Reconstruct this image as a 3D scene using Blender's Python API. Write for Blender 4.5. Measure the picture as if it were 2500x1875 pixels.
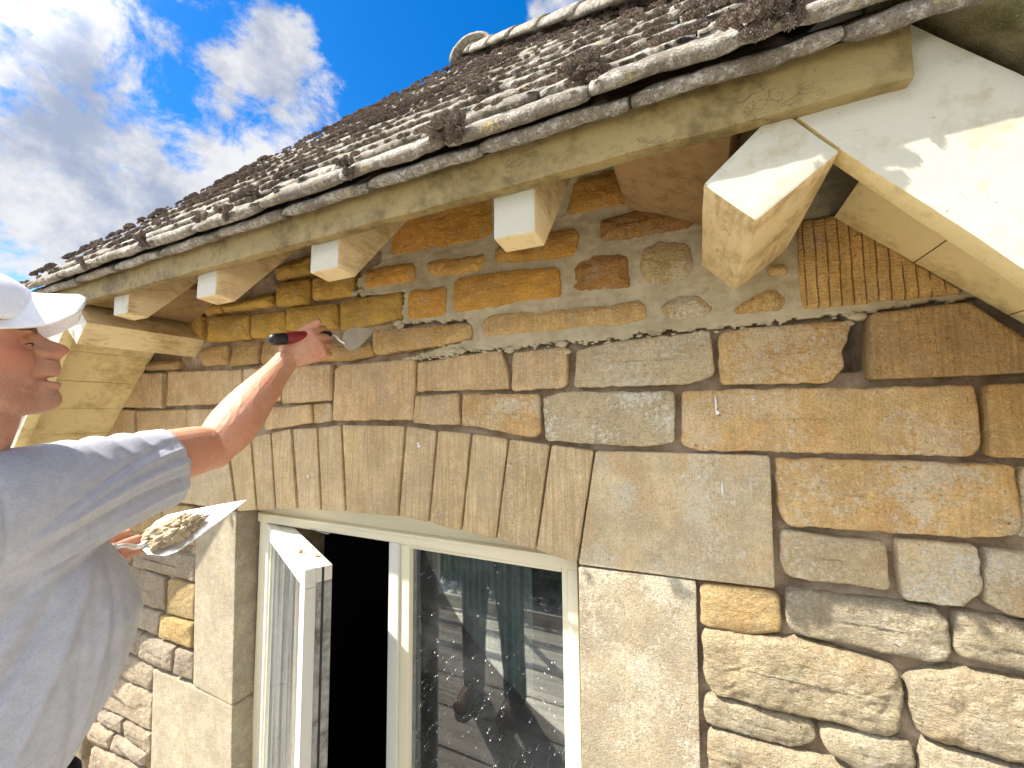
import bpy, bmesh, math, random
import numpy as np
from mathutils import Vector, Matrix, noise
rad=math.radians
for o in list(bpy.data.objects): bpy.data.objects.remove(o)
C=bpy.context.scene.collection
SC=bpy.context.scene
# ---------------------------------------------------------------- camera
# world axes: X along the gable wall, Y into the wall (wall face at Y=0), Z up, eye level Z=0
R=np.array([[0.90914951,-0.0414403,-0.41440303],[0.41635958,0.06753878,0.90668805],[-0.00958515,-0.99685566,0.07865692]])
cam=bpy.data.cameras.new('camera'); co=bpy.data.objects.new('camera',cam); C.objects.link(co)
cam.sensor_width=36; cam.lens=980/2500*36; cam.clip_start=.02; cam.clip_end=3000
co.matrix_world=Matrix(((R[0,0],-R[0,1],-R[0,2],0),(R[1,0],-R[1,1],-R[1,2],-1.0),(R[2,0],-R[2,1],-R[2,2],0),(0,0,0,1)))
SC.camera=co
# ---------------------------------------------------------------- sky and sun
SUN_AZ,SUN_EL=rad(52),rad(51.2)      # azimuth measured from the wall's outward normal towards -X
SD=Vector((-math.sin(SUN_AZ)*math.cos(SUN_EL),-math.cos(SUN_AZ)*math.cos(SUN_EL),math.sin(SUN_EL)))
SUN_W=2.0; SKY_S=.15
SC.view_settings.view_transform='Standard'; SC.view_settings.look='None'
SC.view_settings.gamma=1; SC.view_settings.use_curve_mapping=False
SC.view_settings.exposure=2.42
W=bpy.data.worlds.new('World'); SC.world=W; W.use_nodes=True
class NT:
    def __init__(s,nt): s.t=nt; nt.nodes.clear()
    def n(s,typ,inp=None,**kw):
        x=s.t.nodes.new(typ)
        for k,v in kw.items(): setattr(x,k,v)
        for k,v in (inp or {}).items():
            if hasattr(v,'is_output') or isinstance(v,bpy.types.NodeSocket): s.t.links.new(v,x.inputs[k])
            else: x.inputs[k].default_value=v
        return x
    def math(s,op,a,b=None,c=None,clamp=False):
        d={0:a}
        if b is not None: d[1]=b
        if c is not None: d[2]=c
        return s.n('ShaderNodeMath',d,operation=op,use_clamp=clamp).outputs[0]
    def mr(s,v,a,b,c=0.,d=1.,smooth=True):
        return s.n('ShaderNodeMapRange',{0:v,1:a,2:b,3:c,4:d},interpolation_type='SMOOTHSTEP' if smooth else 'LINEAR').outputs[0]
    def mix(s,f,a,b,blend='MIX'):
        x=s.n('ShaderNodeMix',data_type='RGBA',blend_type=blend,clamp_factor=True)
        for i,v in ((0,f),(6,a),(7,b)):
            if isinstance(v,bpy.types.NodeSocket): s.t.links.new(v,x.inputs[i])
            else: x.inputs[i].default_value=(tuple(v)+(1,) if (i>0 and len(v)==3) else v)
        return x.outputs[2]
    def noise(s,vec,scale,detail=4,rough=.55,dist=0.):
        return s.n('ShaderNodeTexNoise',{'Vector':vec,'Scale':scale,'Detail':detail,'Roughness':rough,'Distortion':dist}).outputs[0]
    def mapping(s,vec,scale=(1,1,1),loc=(0,0,0),rot=(0,0,0)):
        return s.n('ShaderNodeMapping',{0:vec,1:loc,2:rot,3:scale}).outputs[0]
    def bump(s,h,strength,dist,nrm=None):
        d={'Height':h,'Strength':strength,'Distance':dist}
        if nrm is not None: d['Normal']=nrm
        return s.n('ShaderNodeBump',d).outputs[0]
w=NT(W.node_tree)
sky=w.n('ShaderNodeTexSky'); sky.sky_type='NISHITA'; sky.sun_disc=False
sky.sun_elevation=SUN_EL; sky.sun_rotation=math.atan2(SD.x,SD.y); sky.air_density=1.0; sky.dust_density=.3; sky.ozone_density=3.
tc=w.n('ShaderNodeTexCoord'); dirv=w.n('ShaderNodeVectorMath',{0:tc.outputs['Generated']},operation='NORMALIZE').outputs[0]
hsv=w.n('ShaderNodeHueSaturation',{'Hue':.505,'Saturation':1.42,'Value':.31,'Color':sky.outputs[0]}).outputs[0]
# cloud field on the sky: warped noise plus a handful of cloud banks at their compass bearings; the widest, behind the camera and unseen, are added fill
warp=w.n('ShaderNodeTexNoise',{'Vector':dirv,'Scale':2.2,'Detail':5}).outputs[1]
wv=w.n('ShaderNodeVectorMath',{0:warp,1:(.5,.5,.5)},operation='SUBTRACT').outputs[0]
wv=w.n('ShaderNodeVectorMath',{0:wv,'Scale':.30},operation='SCALE').outputs[0]
dv=w.n('ShaderNodeVectorMath',{0:dirv,1:wv},operation='ADD').outputs[0]
CLOUDS=[(-0.876,0.21,0.434,0.072,0.312,1.0),(-0.932,0.251,0.262,0.097,0.272,1.0),(-0.768,0.286,0.573,0.038,0.21,0.85),(-0.879,0.344,0.331,0.029,0.186,0.8),(-0.772,0.479,0.417,0.056,0.241,1.1),(-0.658,0.573,0.489,0.042,0.212,1.0),(-0.651,0.47,0.597,0.023,0.197,0.8),(-0.57,0.489,0.661,0.015,0.127,0.5),(-0.483,0.601,0.637,0.016,0.154,0.75),(-0.197,0.666,0.72,0.045,0.129,1.2),(-0.63,0.399,0.666,0.007,0.11,0.5),(-0.394,0.625,0.674,0.008,0.096,0.7),(-0.948,0.317,0.017,0.07,0.348,0.6),(-0.795,0.37,0.481,0.022,0.086,-0.5),(-0.822,0.373,0.43,0.015,0.087,-0.6),(-0.845,0.343,0.411,0.014,0.071,-0.3),(-0.754,0.365,0.546,0.007,0.077,-0.5),(-0.494,0.51,0.704,0.044,0.192,-0.9),(-0.325,0.6,0.731,0.023,0.083,-0.7),(-0.391,0.593,0.704,0.015,0.092,-0.6),(-0.945,0.223,0.241,0.019,0.056,-0.5),(-0.3,-0.9,0.35,0.3,0.9,1.2),(0.4,-0.85,0.35,0.3,0.9,1.2),(0.95,-0.3,0.3,0.3,0.8,1.0),(-0.9,-0.2,0.4,0.1,0.6,0.8),(0.6,-0.5,0.62,0.1,0.5,0.7),(0.2,-0.9,0.35,0.1,0.6,0.7),(0.9,0.2,0.4,0.1,0.5,0.6)]

acc=None
for (cx,cy,cz,r0,r1,amt) in CLOUDS:
    d=w.n('ShaderNodeVectorMath',{0:dv,1:(cx,cy,cz)},operation='DISTANCE').outputs['Value']
    g=w.mr(d,r1,r0,0.,amt)
    acc=g if acc is None else w.math('ADD',acc,g)
fine=w.noise(w.mapping(dirv,(1,1,1.25)),6.5,12,.66,.25)
base=w.noise(dirv,1.7,3,.5)
acc=w.math('MAXIMUM',w.math('MINIMUM',acc,1.15),-1.0)
fld=w.math('ADD',w.math('ADD',w.math('MULTIPLY',acc,.47),w.math('MULTIPLY',w.math('SUBTRACT',fine,.5),1.9)),w.math('MULTIPLY',base,.30))
cov=w.mr(fld,.40,.72)
shade=w.math('ADD',w.math('MULTIPLY',w.noise(w.mapping(dirv,(1,1,1.6)),2.6,8,.6,.2),.6),w.math('MULTIPLY',w.noise(dirv,11,8,.6),.4))
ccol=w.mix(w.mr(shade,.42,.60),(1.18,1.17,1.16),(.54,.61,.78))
# sky brightened around the sun and low horizon, out of view, as added fill
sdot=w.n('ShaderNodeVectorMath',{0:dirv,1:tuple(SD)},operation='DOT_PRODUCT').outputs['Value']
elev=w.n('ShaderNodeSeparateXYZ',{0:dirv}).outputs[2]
fill_glow=w.math('ADD',w.math('ADD',1.0,w.mr(sdot,.70,.98,0,7.0)),w.mr(elev,.17,.02,0,3.2))
ccol=w.n('ShaderNodeVectorMath',{0:ccol,'Scale':fill_glow},operation='SCALE').outputs[0]
cov=w.math('MAXIMUM',cov,w.math('MAXIMUM',w.mr(elev,.17,.03,0,.9),w.mr(sdot,.72,.9,0,.8)))  # cloud cover thickened there to carry the added fill
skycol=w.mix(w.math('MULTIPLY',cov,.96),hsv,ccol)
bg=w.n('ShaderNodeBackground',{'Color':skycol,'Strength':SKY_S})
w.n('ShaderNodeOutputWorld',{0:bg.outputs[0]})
sun=bpy.data.lights.new('sun','SUN'); sun.energy=SUN_W; sun.angle=rad(.53); sun.color=(1,.95,.86)
so=bpy.data.objects.new('sun',sun); C.objects.link(so); so.rotation_euler=SD.to_track_quat('Z','Y').to_euler(); so.location=(-3,-3,5)
# ---------------------------------------------------------------- helpers
def link(name,me,parent=None,mat=None,loc=None,label=None,kind=None,smooth=True):
    o=bpy.data.objects.new(name,me); C.objects.link(o)
    if parent is not None: o.parent=parent
    if mat is not None and me is not None and not me.materials: me.materials.append(mat)
    if loc is not None: o.location=loc
    if label: o['label']=label
    if kind: o['kind']=kind
    return o
def thing(name,label,cat,loc=(0,0,0),group=None):
    o=bpy.data.objects.new(name,None); C.objects.link(o); o.location=loc; o.empty_display_size=.05
    o['label']=label; o['category']=cat
    if group: o['group']=group
    return o
def mesh(verts,faces,smooth=True,name='m'):
    me=bpy.data.meshes.new(name); me.from_pydata([tuple(map(float,v)) for v in verts],[],faces); me.update()
    if smooth:
        me.polygons.foreach_set('use_smooth',[True]*len(me.polygons)); me.update()
    return me
def attr(me,name,val):
    a=me.attributes.new(name,'FLOAT_COLOR','POINT'); n=len(me.vertices)
    a.data.foreach_set('color',list(tuple(val)+(1.0,)*(4-len(val)))*n)
def fix_normals(me):
    bm=bmesh.new(); bm.from_mesh(me); bmesh.ops.recalc_face_normals(bm,faces=bm.faces); bm.to_mesh(me); bm.free()
def box(x0,x1,y0,y1,z0,z1,bev=.003,seg=2):
    bm=bmesh.new(); bmesh.ops.create_cube(bm,size=1)
    for v in bm.verts: v.co=Vector(((x0+x1)/2+v.co.x*(x1-x0),(y0+y1)/2+v.co.y*(y1-y0),(z0+z1)/2+v.co.z*(z1-z0)))
    if bev: bmesh.ops.bevel(bm,geom=list(bm.edges),offset=bev,segments=seg,affect='EDGES',profile=.6)
    me=bpy.data.meshes.new('b'); bm.to_mesh(me); bm.free()
    return me
def prism(poly,axis,a,b,bev=.003,sub=None,amp=0,seed=0):
    """poly of 2-D points extruded along axis ('x': poly is (y,z); 'y': poly is (x,z)) from a to b"""
    bm=bmesh.new(); P=(lambda p,q:(q,p[0],p[1])) if axis=='x' else (lambda p,q:(p[0],q,p[1]))
    A=[bm.verts.new(P(p,a)) for p in poly]; B=[bm.verts.new(P(p,b)) for p in poly]
    bm.faces.new(A); bm.faces.new(B[::-1]); n=len(poly)
    for i in range(n): bm.faces.new((A[i],B[i],B[(i+1)%n],A[(i+1)%n]))
    bmesh.ops.recalc_face_normals(bm,faces=bm.faces)
    if bev: bmesh.ops.bevel(bm,geom=list(bm.edges),offset=bev,segments=2,affect='EDGES',profile=.6)
    if sub:
        for _ in range(7):
            es=[e for e in bm.edges if e.calc_length()>sub]
            if not es: break
            bmesh.ops.subdivide_edges(bm,edges=es,cuts=1); bmesh.ops.triangulate(bm,faces=[f for f in bm.faces if len(f.verts)>4])
        for v in bm.verts:
            q=v.co*9+Vector((seed*3.1,0,0)); d=noise.noise_vector(q)*amp+noise.noise_vector(v.co*40)*amp*.35
            v.co+=d
    bmesh.ops.recalc_face_normals(bm,faces=bm.faces)
    me=bpy.data.meshes.new('p'); bm.to_mesh(me); bm.free(); return me
def shade(me,ang=35):
    me.polygons.foreach_set('use_smooth',[True]*len(me.polygons)); me.set_sharp_from_angle(angle=rad(ang)); return me
# ---------------------------------------------------------------- materials
def newmat(name):
    m=bpy.data.materials.new(name); m.use_nodes=True; return m,NT(m.node_tree)
def finish(t,color,rough=.85,normal=None,metal=0.,spec=.3,**kw):
    d={'Base Color':color,'Roughness':rough,'Metallic':metal,'Specular IOR Level':spec}
    if normal is not None: d['Normal']=normal
    d.update(kw)
    p=t.n('ShaderNodeBsdfPrincipled',d); t.n('ShaderNodeOutputMaterial',{0:p.outputs[0]}); return p
def stone_material(ribs=False):
    m,t=newmat('limestone'); v=t.n('ShaderNodeTexCoord').outputs['Object']
    cat_=t.n('ShaderNodeAttribute',attribute_name='col'); col=cat_.outputs['Color']; rgh=cat_.outputs['Alpha']
    prm=t.n('ShaderNodeSeparateColor',{0:t.n('ShaderNodeAttribute',attribute_name='prm').outputs['Color']})
    lich,stri,stain=prm.outputs[0],prm.outputs[1],prm.outputs[2]
    big=t.noise(v,9,5,.6); mid=t.noise(v,42,6,.65); fin=t.noise(v,230,4,.7); grit=t.noise(v,620,2,.6)
    c=t.mix(t.mr(big,.35,.68),t.mix(.55,col,t.mix(1,col,(.62,.60,.60),'MULTIPLY')),t.mix(1,col,(1.12,1.1,1.05),'MULTIPLY'))
    # iron staining
    sv=t.noise(t.mapping(v,(1,1,.55),(3,1,2)),11,5,.6,.5)
    c=t.mix(t.math('MULTIPLY',t.math('MULTIPLY',t.mr(sv,.48,.66),stain),t.mr(mid,.30,.62,.25,1)),c,t.mix(1,col,(1.02,.66,.32),'MULTIPLY'))
    # grey weathering in blotches
    gv=t.noise(t.mapping(v,(1,1,1),(7,0,5)),16,6,.65)
    c=t.mix(t.math('MULTIPLY',t.mr(gv,.5,.72),.5),c,(.40,.355,.27))
    c=t.mix(t.mr(t.noise(v,26,7,.72,.3),.47,.62,0,.42),c,t.mix(1,col,(.72,.66,.56),'MULTIPLY'))
    c=t.mix(t.mr(t.noise(t.mapping(v,(1,1,1),(6,6,6)),34,7,.74),.52,.64,0,.5),c,t.mix(1,col,(1.3,1.28,1.2),'MULTIPLY'))
    c=t.mix(t.mr(mid,.42,.70,0,.45),c,t.mix(1,col,(.70,.64,.55),'MULTIPLY'))
    c=t.mix(t.mr(fin,.50,.68,0,.6),c,t.mix(1,col,(.45,.40,.33),'MULTIPLY'))
    c=t.mix(t.mr(fin,.46,.34,0,.5),c,t.mix(1,col,(1.35,1.32,1.2),'MULTIPLY'))
    c=t.mix(t.mr(grit,.52,.72,0,.55),c,t.mix(.5,col,(.62,.56,.44)))
    # tool marks, vertical
    tv=t.noise(t.mapping(v,(150,150,5.5)),1.0,3,.55,.25)
    tool=t.math('MULTIPLY',t.mr(tv,.42,.64),stri)
    c=t.mix(t.math('MULTIPLY',tool,.5),c,t.mix(1,col,(.6,.54,.47),'MULTIPLY'))
    # lichen crust: pale rosettes
    lv=t.noise(t.mapping(v,(1,1,1),(1,4,9)),7.5,3,.5)
    ls=t.noise(v,88,8,.78)
    lm=t.mr(t.math('ADD',ls,t.math('MULTIPLY',t.math('SUBTRACT',lv,.5),.75)),.50,.575)
    lm=t.math('MULTIPLY',lm,lich)
    c=t.mix(lm,c,t.mix(t.mr(fin,.4,.6),(.76,.71,.55),(.58,.54,.42)))
    dots=t.n('ShaderNodeTexVoronoi',{'Vector':v,'Scale':62}); sel=t.n('ShaderNodeSeparateColor',{0:dots.outputs['Color']}).outputs[0]
    dm=t.math('MULTIPLY',t.mr(dots.outputs['Distance'],.30,.2),t.math('MULTIPLY',t.mr(sel,.80,.84),t.math('MULTIPLY',t.mr(lv,.42,.6),t.math('MINIMUM',t.math('MULTIPLY',lich,3.),1.))))
    c=t.mix(t.math('MULTIPLY',dm,.75),c,(.68,.66,.57))
    pit=t.mr(t.noise(v,120,3,.7),.64,.74)
    c=t.mix(t.math('MULTIPLY',pit,.7),c,(.10,.07,.045))
    rid=t.math('ABSOLUTE',t.math('SUBTRACT',t.noise(t.mapping(v,(1,1,2.1),(2,2,2)),26,6,.66,.35),.5)); crk=t.mr(rid,.05,.0)
    rel=t.math('ADD',t.math('MULTIPLY',t.noise(t.mapping(v,(1,1,1.7)),60,8,.74,.4),1.6),t.math('MULTIPLY',t.mr(rid,.0,.25),.8))
    c=t.mix(t.math('MULTIPLY',t.math('MULTIPLY',crk,rgh),.35),c,t.mix(1,col,(.5,.44,.36),'MULTIPLY'))
    h=t.math('ADD',t.math('MULTIPLY',mid,.9),t.math('ADD',t.math('MULTIPLY',fin,.7),t.math('MULTIPLY',grit,.35)))
    h=t.math('ADD',h,t.math('MULTIPLY',rel,rgh))
    h=t.math('ADD',h,t.math('MULTIPLY',lm,.10)); h=t.math('SUBTRACT',h,t.math('MULTIPLY',tool,.34)); h=t.math('SUBTRACT',h,t.math('MULTIPLY',pit,.5))
    if ribs:
        sx=t.n('ShaderNodeSeparateXYZ',{0:v}); xx=t.math('ADD',sx.outputs[0],t.math('MULTIPLY',t.noise(v,14,3,.5),.006)); fr=t.math('FRACT',t.math('MULTIPLY',xx,52.))
        gr=t.math('MULTIPLY',t.mr(t.math('ABSOLUTE',t.math('SUBTRACT',fr,.5)),.09,.0),t.mr(t.noise(v,30,3,.5),.3,.5)); ch=t.noise(t.mapping(v,(25,25,190)),1,3,.6)
        c=t.mix(t.math('MULTIPLY',gr,.6),c,(.17,.09,.03)); h=t.math('ADD',t.math('SUBTRACT',h,t.math('MULTIPLY',gr,1.3)),t.math('MULTIPLY',ch,.8))
    finish(t,c,.92,t.bump(h,.9,.0065),spec=.12); return m
def mortar_material(name,c0,c1,dist,scale=60):
    m,t=newmat(name); v=t.n('ShaderNodeTexCoord').outputs['Object']
    a=t.noise(v,13,5,.6); b=t.noise(v,scale,6,.7); g=t.noise(v,420,3,.7)
    c=t.mix(t.mr(a,.35,.65),c0,c1); c=t.mix(t.mr(b,.5,.72,0,.5),c,tuple(x*.55 for x in c0)); c=t.mix(t.mr(g,.5,.7,0,.35),c,tuple(min(1,x*1.5) for x in c1))
    h=t.math('ADD',t.math('MULTIPLY',b,.8),t.math('MULTIPLY',g,.35))
    finish(t,c,.95,t.bump(h,.7,dist),spec=.1); return m
def paint_material(name,base,dirt,amount,peel=.5,rough=.5,wood=(.26,.17,.09),streak=False):
    m,t=newmat(name); v=t.n('ShaderNodeTexCoord').outputs['Object']
    a=t.noise(v,7,6,.62); b=t.noise(v,38,6,.66); f=t.noise(v,300,3,.6)
    if streak: b=t.noise(t.mapping(v,(1,.35,1.6)),60,6,.7,.3)
    c=t.mix(t.mr(t.math('ADD',t.math('MULTIPLY',a,.6),t.math('MULTIPLY',b,.4)),.62-amount*.35,.72-amount*.15),base,dirt)
    # blistered, cracked paint
    cn=t.noise(t.mapping(v,(1,1,1.9)),15,3,.5,.2); cn2=t.noise(t.mapping(v,(1,1,1.5),(4,4,4)),34,4,.6,.3)
    l1=t.mr(t.math('ABSOLUTE',t.math('SUBTRACT',cn,.5)),.012,.0); l2=t.mr(t.math('ABSOLUTE',t.math('SUBTRACT',cn2,.56)),.008,.0)
    pm=t.mr(t.noise(t.mapping(v,(1,1,1),(5,5,5)),7,4,.6),.55,.66)
    crack=t.math('MULTIPLY',t.math('MAXIMUM',l1,t.math('MULTIPLY',l2,.8)),t.math('MULTIPLY',pm,peel))
    c=t.mix(t.math('MULTIPLY',crack,.32),c,wood)
    bare=t.math('MULTIPLY',t.mr(t.noise(t.mapping(v,(1,1,2),(2,8,1)),24,5,.7),.66,.69),peel)
    c=t.mix(bare,c,wood)
    spk=t.mr(t.noise(v,150,2,.6),.70,.75,0,.5); c=t.mix(spk,c,tuple(x*.35 for x in dirt))
    h=t.math('ADD',t.math('MULTIPLY',b,.9*peel+.12),t.math('MULTIPLY',f,.10)); h=t.math('SUBTRACT',h,t.math('MULTIPLY',crack,.9)); h=t.math('SUBTRACT',h,t.math('MULTIPLY',bare,.3))
    finish(t,c,rough,t.bump(h,.8,.004),spec=.35); return m
M={}
M['stone']=stone_material(); M['ribbed']=stone_material(True)
M['old_mortar']=mortar_material('old_mortar',(.26,.18,.11),(.46,.36,.25),.014,75)
M['fresh_mortar']=mortar_material('fresh_mortar',(.36,.305,.19),(.47,.405,.27),.003,45)
M['wet_mortar']=mortar_material('wet_mortar',(.42,.34,.22),(.58,.49,.34),.003,90)
M['fascia']=paint_material('fascia_paint',(.285,.215,.085),(.13,.09,.03),.55,.9,.65)
M['white']=paint_material('white_paint',(.47,.45,.355),(.36,.31,.19),.30,.2,.55)
M['cream']=paint_material('cream_stained_paint',(.72,.57,.31),(.42,.28,.12),.5,.55,.6,streak=True)
M['soffit']=paint_material('soffit_paint',(.68,.55,.27),(.46,.34,.14),.45,.12,.6)
M['frame']=paint_material('window_paint',(.76,.70,.50),(.48,.43,.28),.10,.10,.4)
M['casement']=paint_material('casement_paint',(.66,.645,.56),(.6,.58,.5),.05,.15,.35)
M['edge']=paint_material('weathered_edge',(.40,.39,.36),(.12,.11,.09),.65,.4,.7)
M['board']=paint_material('bare_board',(.30,.19,.08),(.17,.10,.04),.5,.2,.85)
def tile_material():
    m,t=newmat('lichened_tile'); v=t.n('ShaderNodeTexCoord').outputs['Object']; rnd=t.n('ShaderNodeObjectInfo').outputs['Random']
    vv=t.n('ShaderNodeVectorMath',{0:v,1:t.n('ShaderNodeCombineXYZ',{0:t.math('MULTIPLY',rnd,37.),1:t.math('MULTIPLY',rnd,11.)}).outputs[0]},operation='ADD').outputs[0]
    a=t.noise(vv,9,5,.6); b=t.noise(vv,75,6,.75,.2); g=t.noise(vv,330,3,.7)
    c=t.mix(t.mr(a,.35,.65),(.20,.17,.13),(.30,.26,.20))
    c=t.mix(t.mr(t.math('ADD',b,t.math('MULTIPLY',t.math('SUBTRACT',a,.5),.4)),.47,.62,0,.80),c,(.55,.53,.48))
    c=t.mix(t.mr(t.noise(vv,30,4,.7),.60,.66,0,.7),c,(.46,.36,.14))
    c=t.mix(t.mr(g,.50,.64,0,.75),c,(.09,.08,.07))
    sep=t.n('ShaderNodeSeparateXYZ',{0:v})
    h=t.math('ADD',t.math('MULTIPLY',b,.8),t.math('MULTIPLY',g,.6))
    finish(t,c,.95,t.bump(h,.9,.006),spec=.12); return m
M['tile']=tile_material()
def moss_material():
    m,t=newmat('dry_moss'); v=t.n('ShaderNodeTexCoord').outputs['Object']
    tip=t.n('ShaderNodeAttribute',attribute_name='tip').outputs['Fac']
    a=t.noise(v,6,4,.6); b=t.noise(v,60,3,.6)
    c=t.mix(t.mr(a,.4,.62),(.12,.09,.07),(.20,.145,.105)); c=t.mix(t.mr(b,.55,.7,0,.6),c,(.16,.15,.07))
    c=t.mix(t.math('MULTIPLY',tip,.8),c,t.mix(t.mr(a,.45,.6),(.38,.33,.31),(.50,.46,.44)))
    finish(t,c,.95,spec=.08); return m
M['moss']=moss_material()
M['verge']=mortar_material('mossy_verge',(.085,.075,.03),(.22,.18,.10),.012,38)
def simple(name,col,rough=.6,metal=0,bumpd=0,scale=200,spec=.4,var=.15,**kw):
    m,t=newmat(name); v=t.n('ShaderNodeTexCoord').outputs['Object']
    a=t.noise(v,scale*.15,4,.6); b=t.noise(v,scale,3,.6)
    c=t.mix(t.mr(a,.35,.65),tuple(x*(1-var) for x in col),tuple(min(1,x*(1+var)) for x in col))
    finish(t,c,rough,t.bump(b,.6,bumpd) if bumpd else None,metal,spec,**kw); return m
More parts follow.
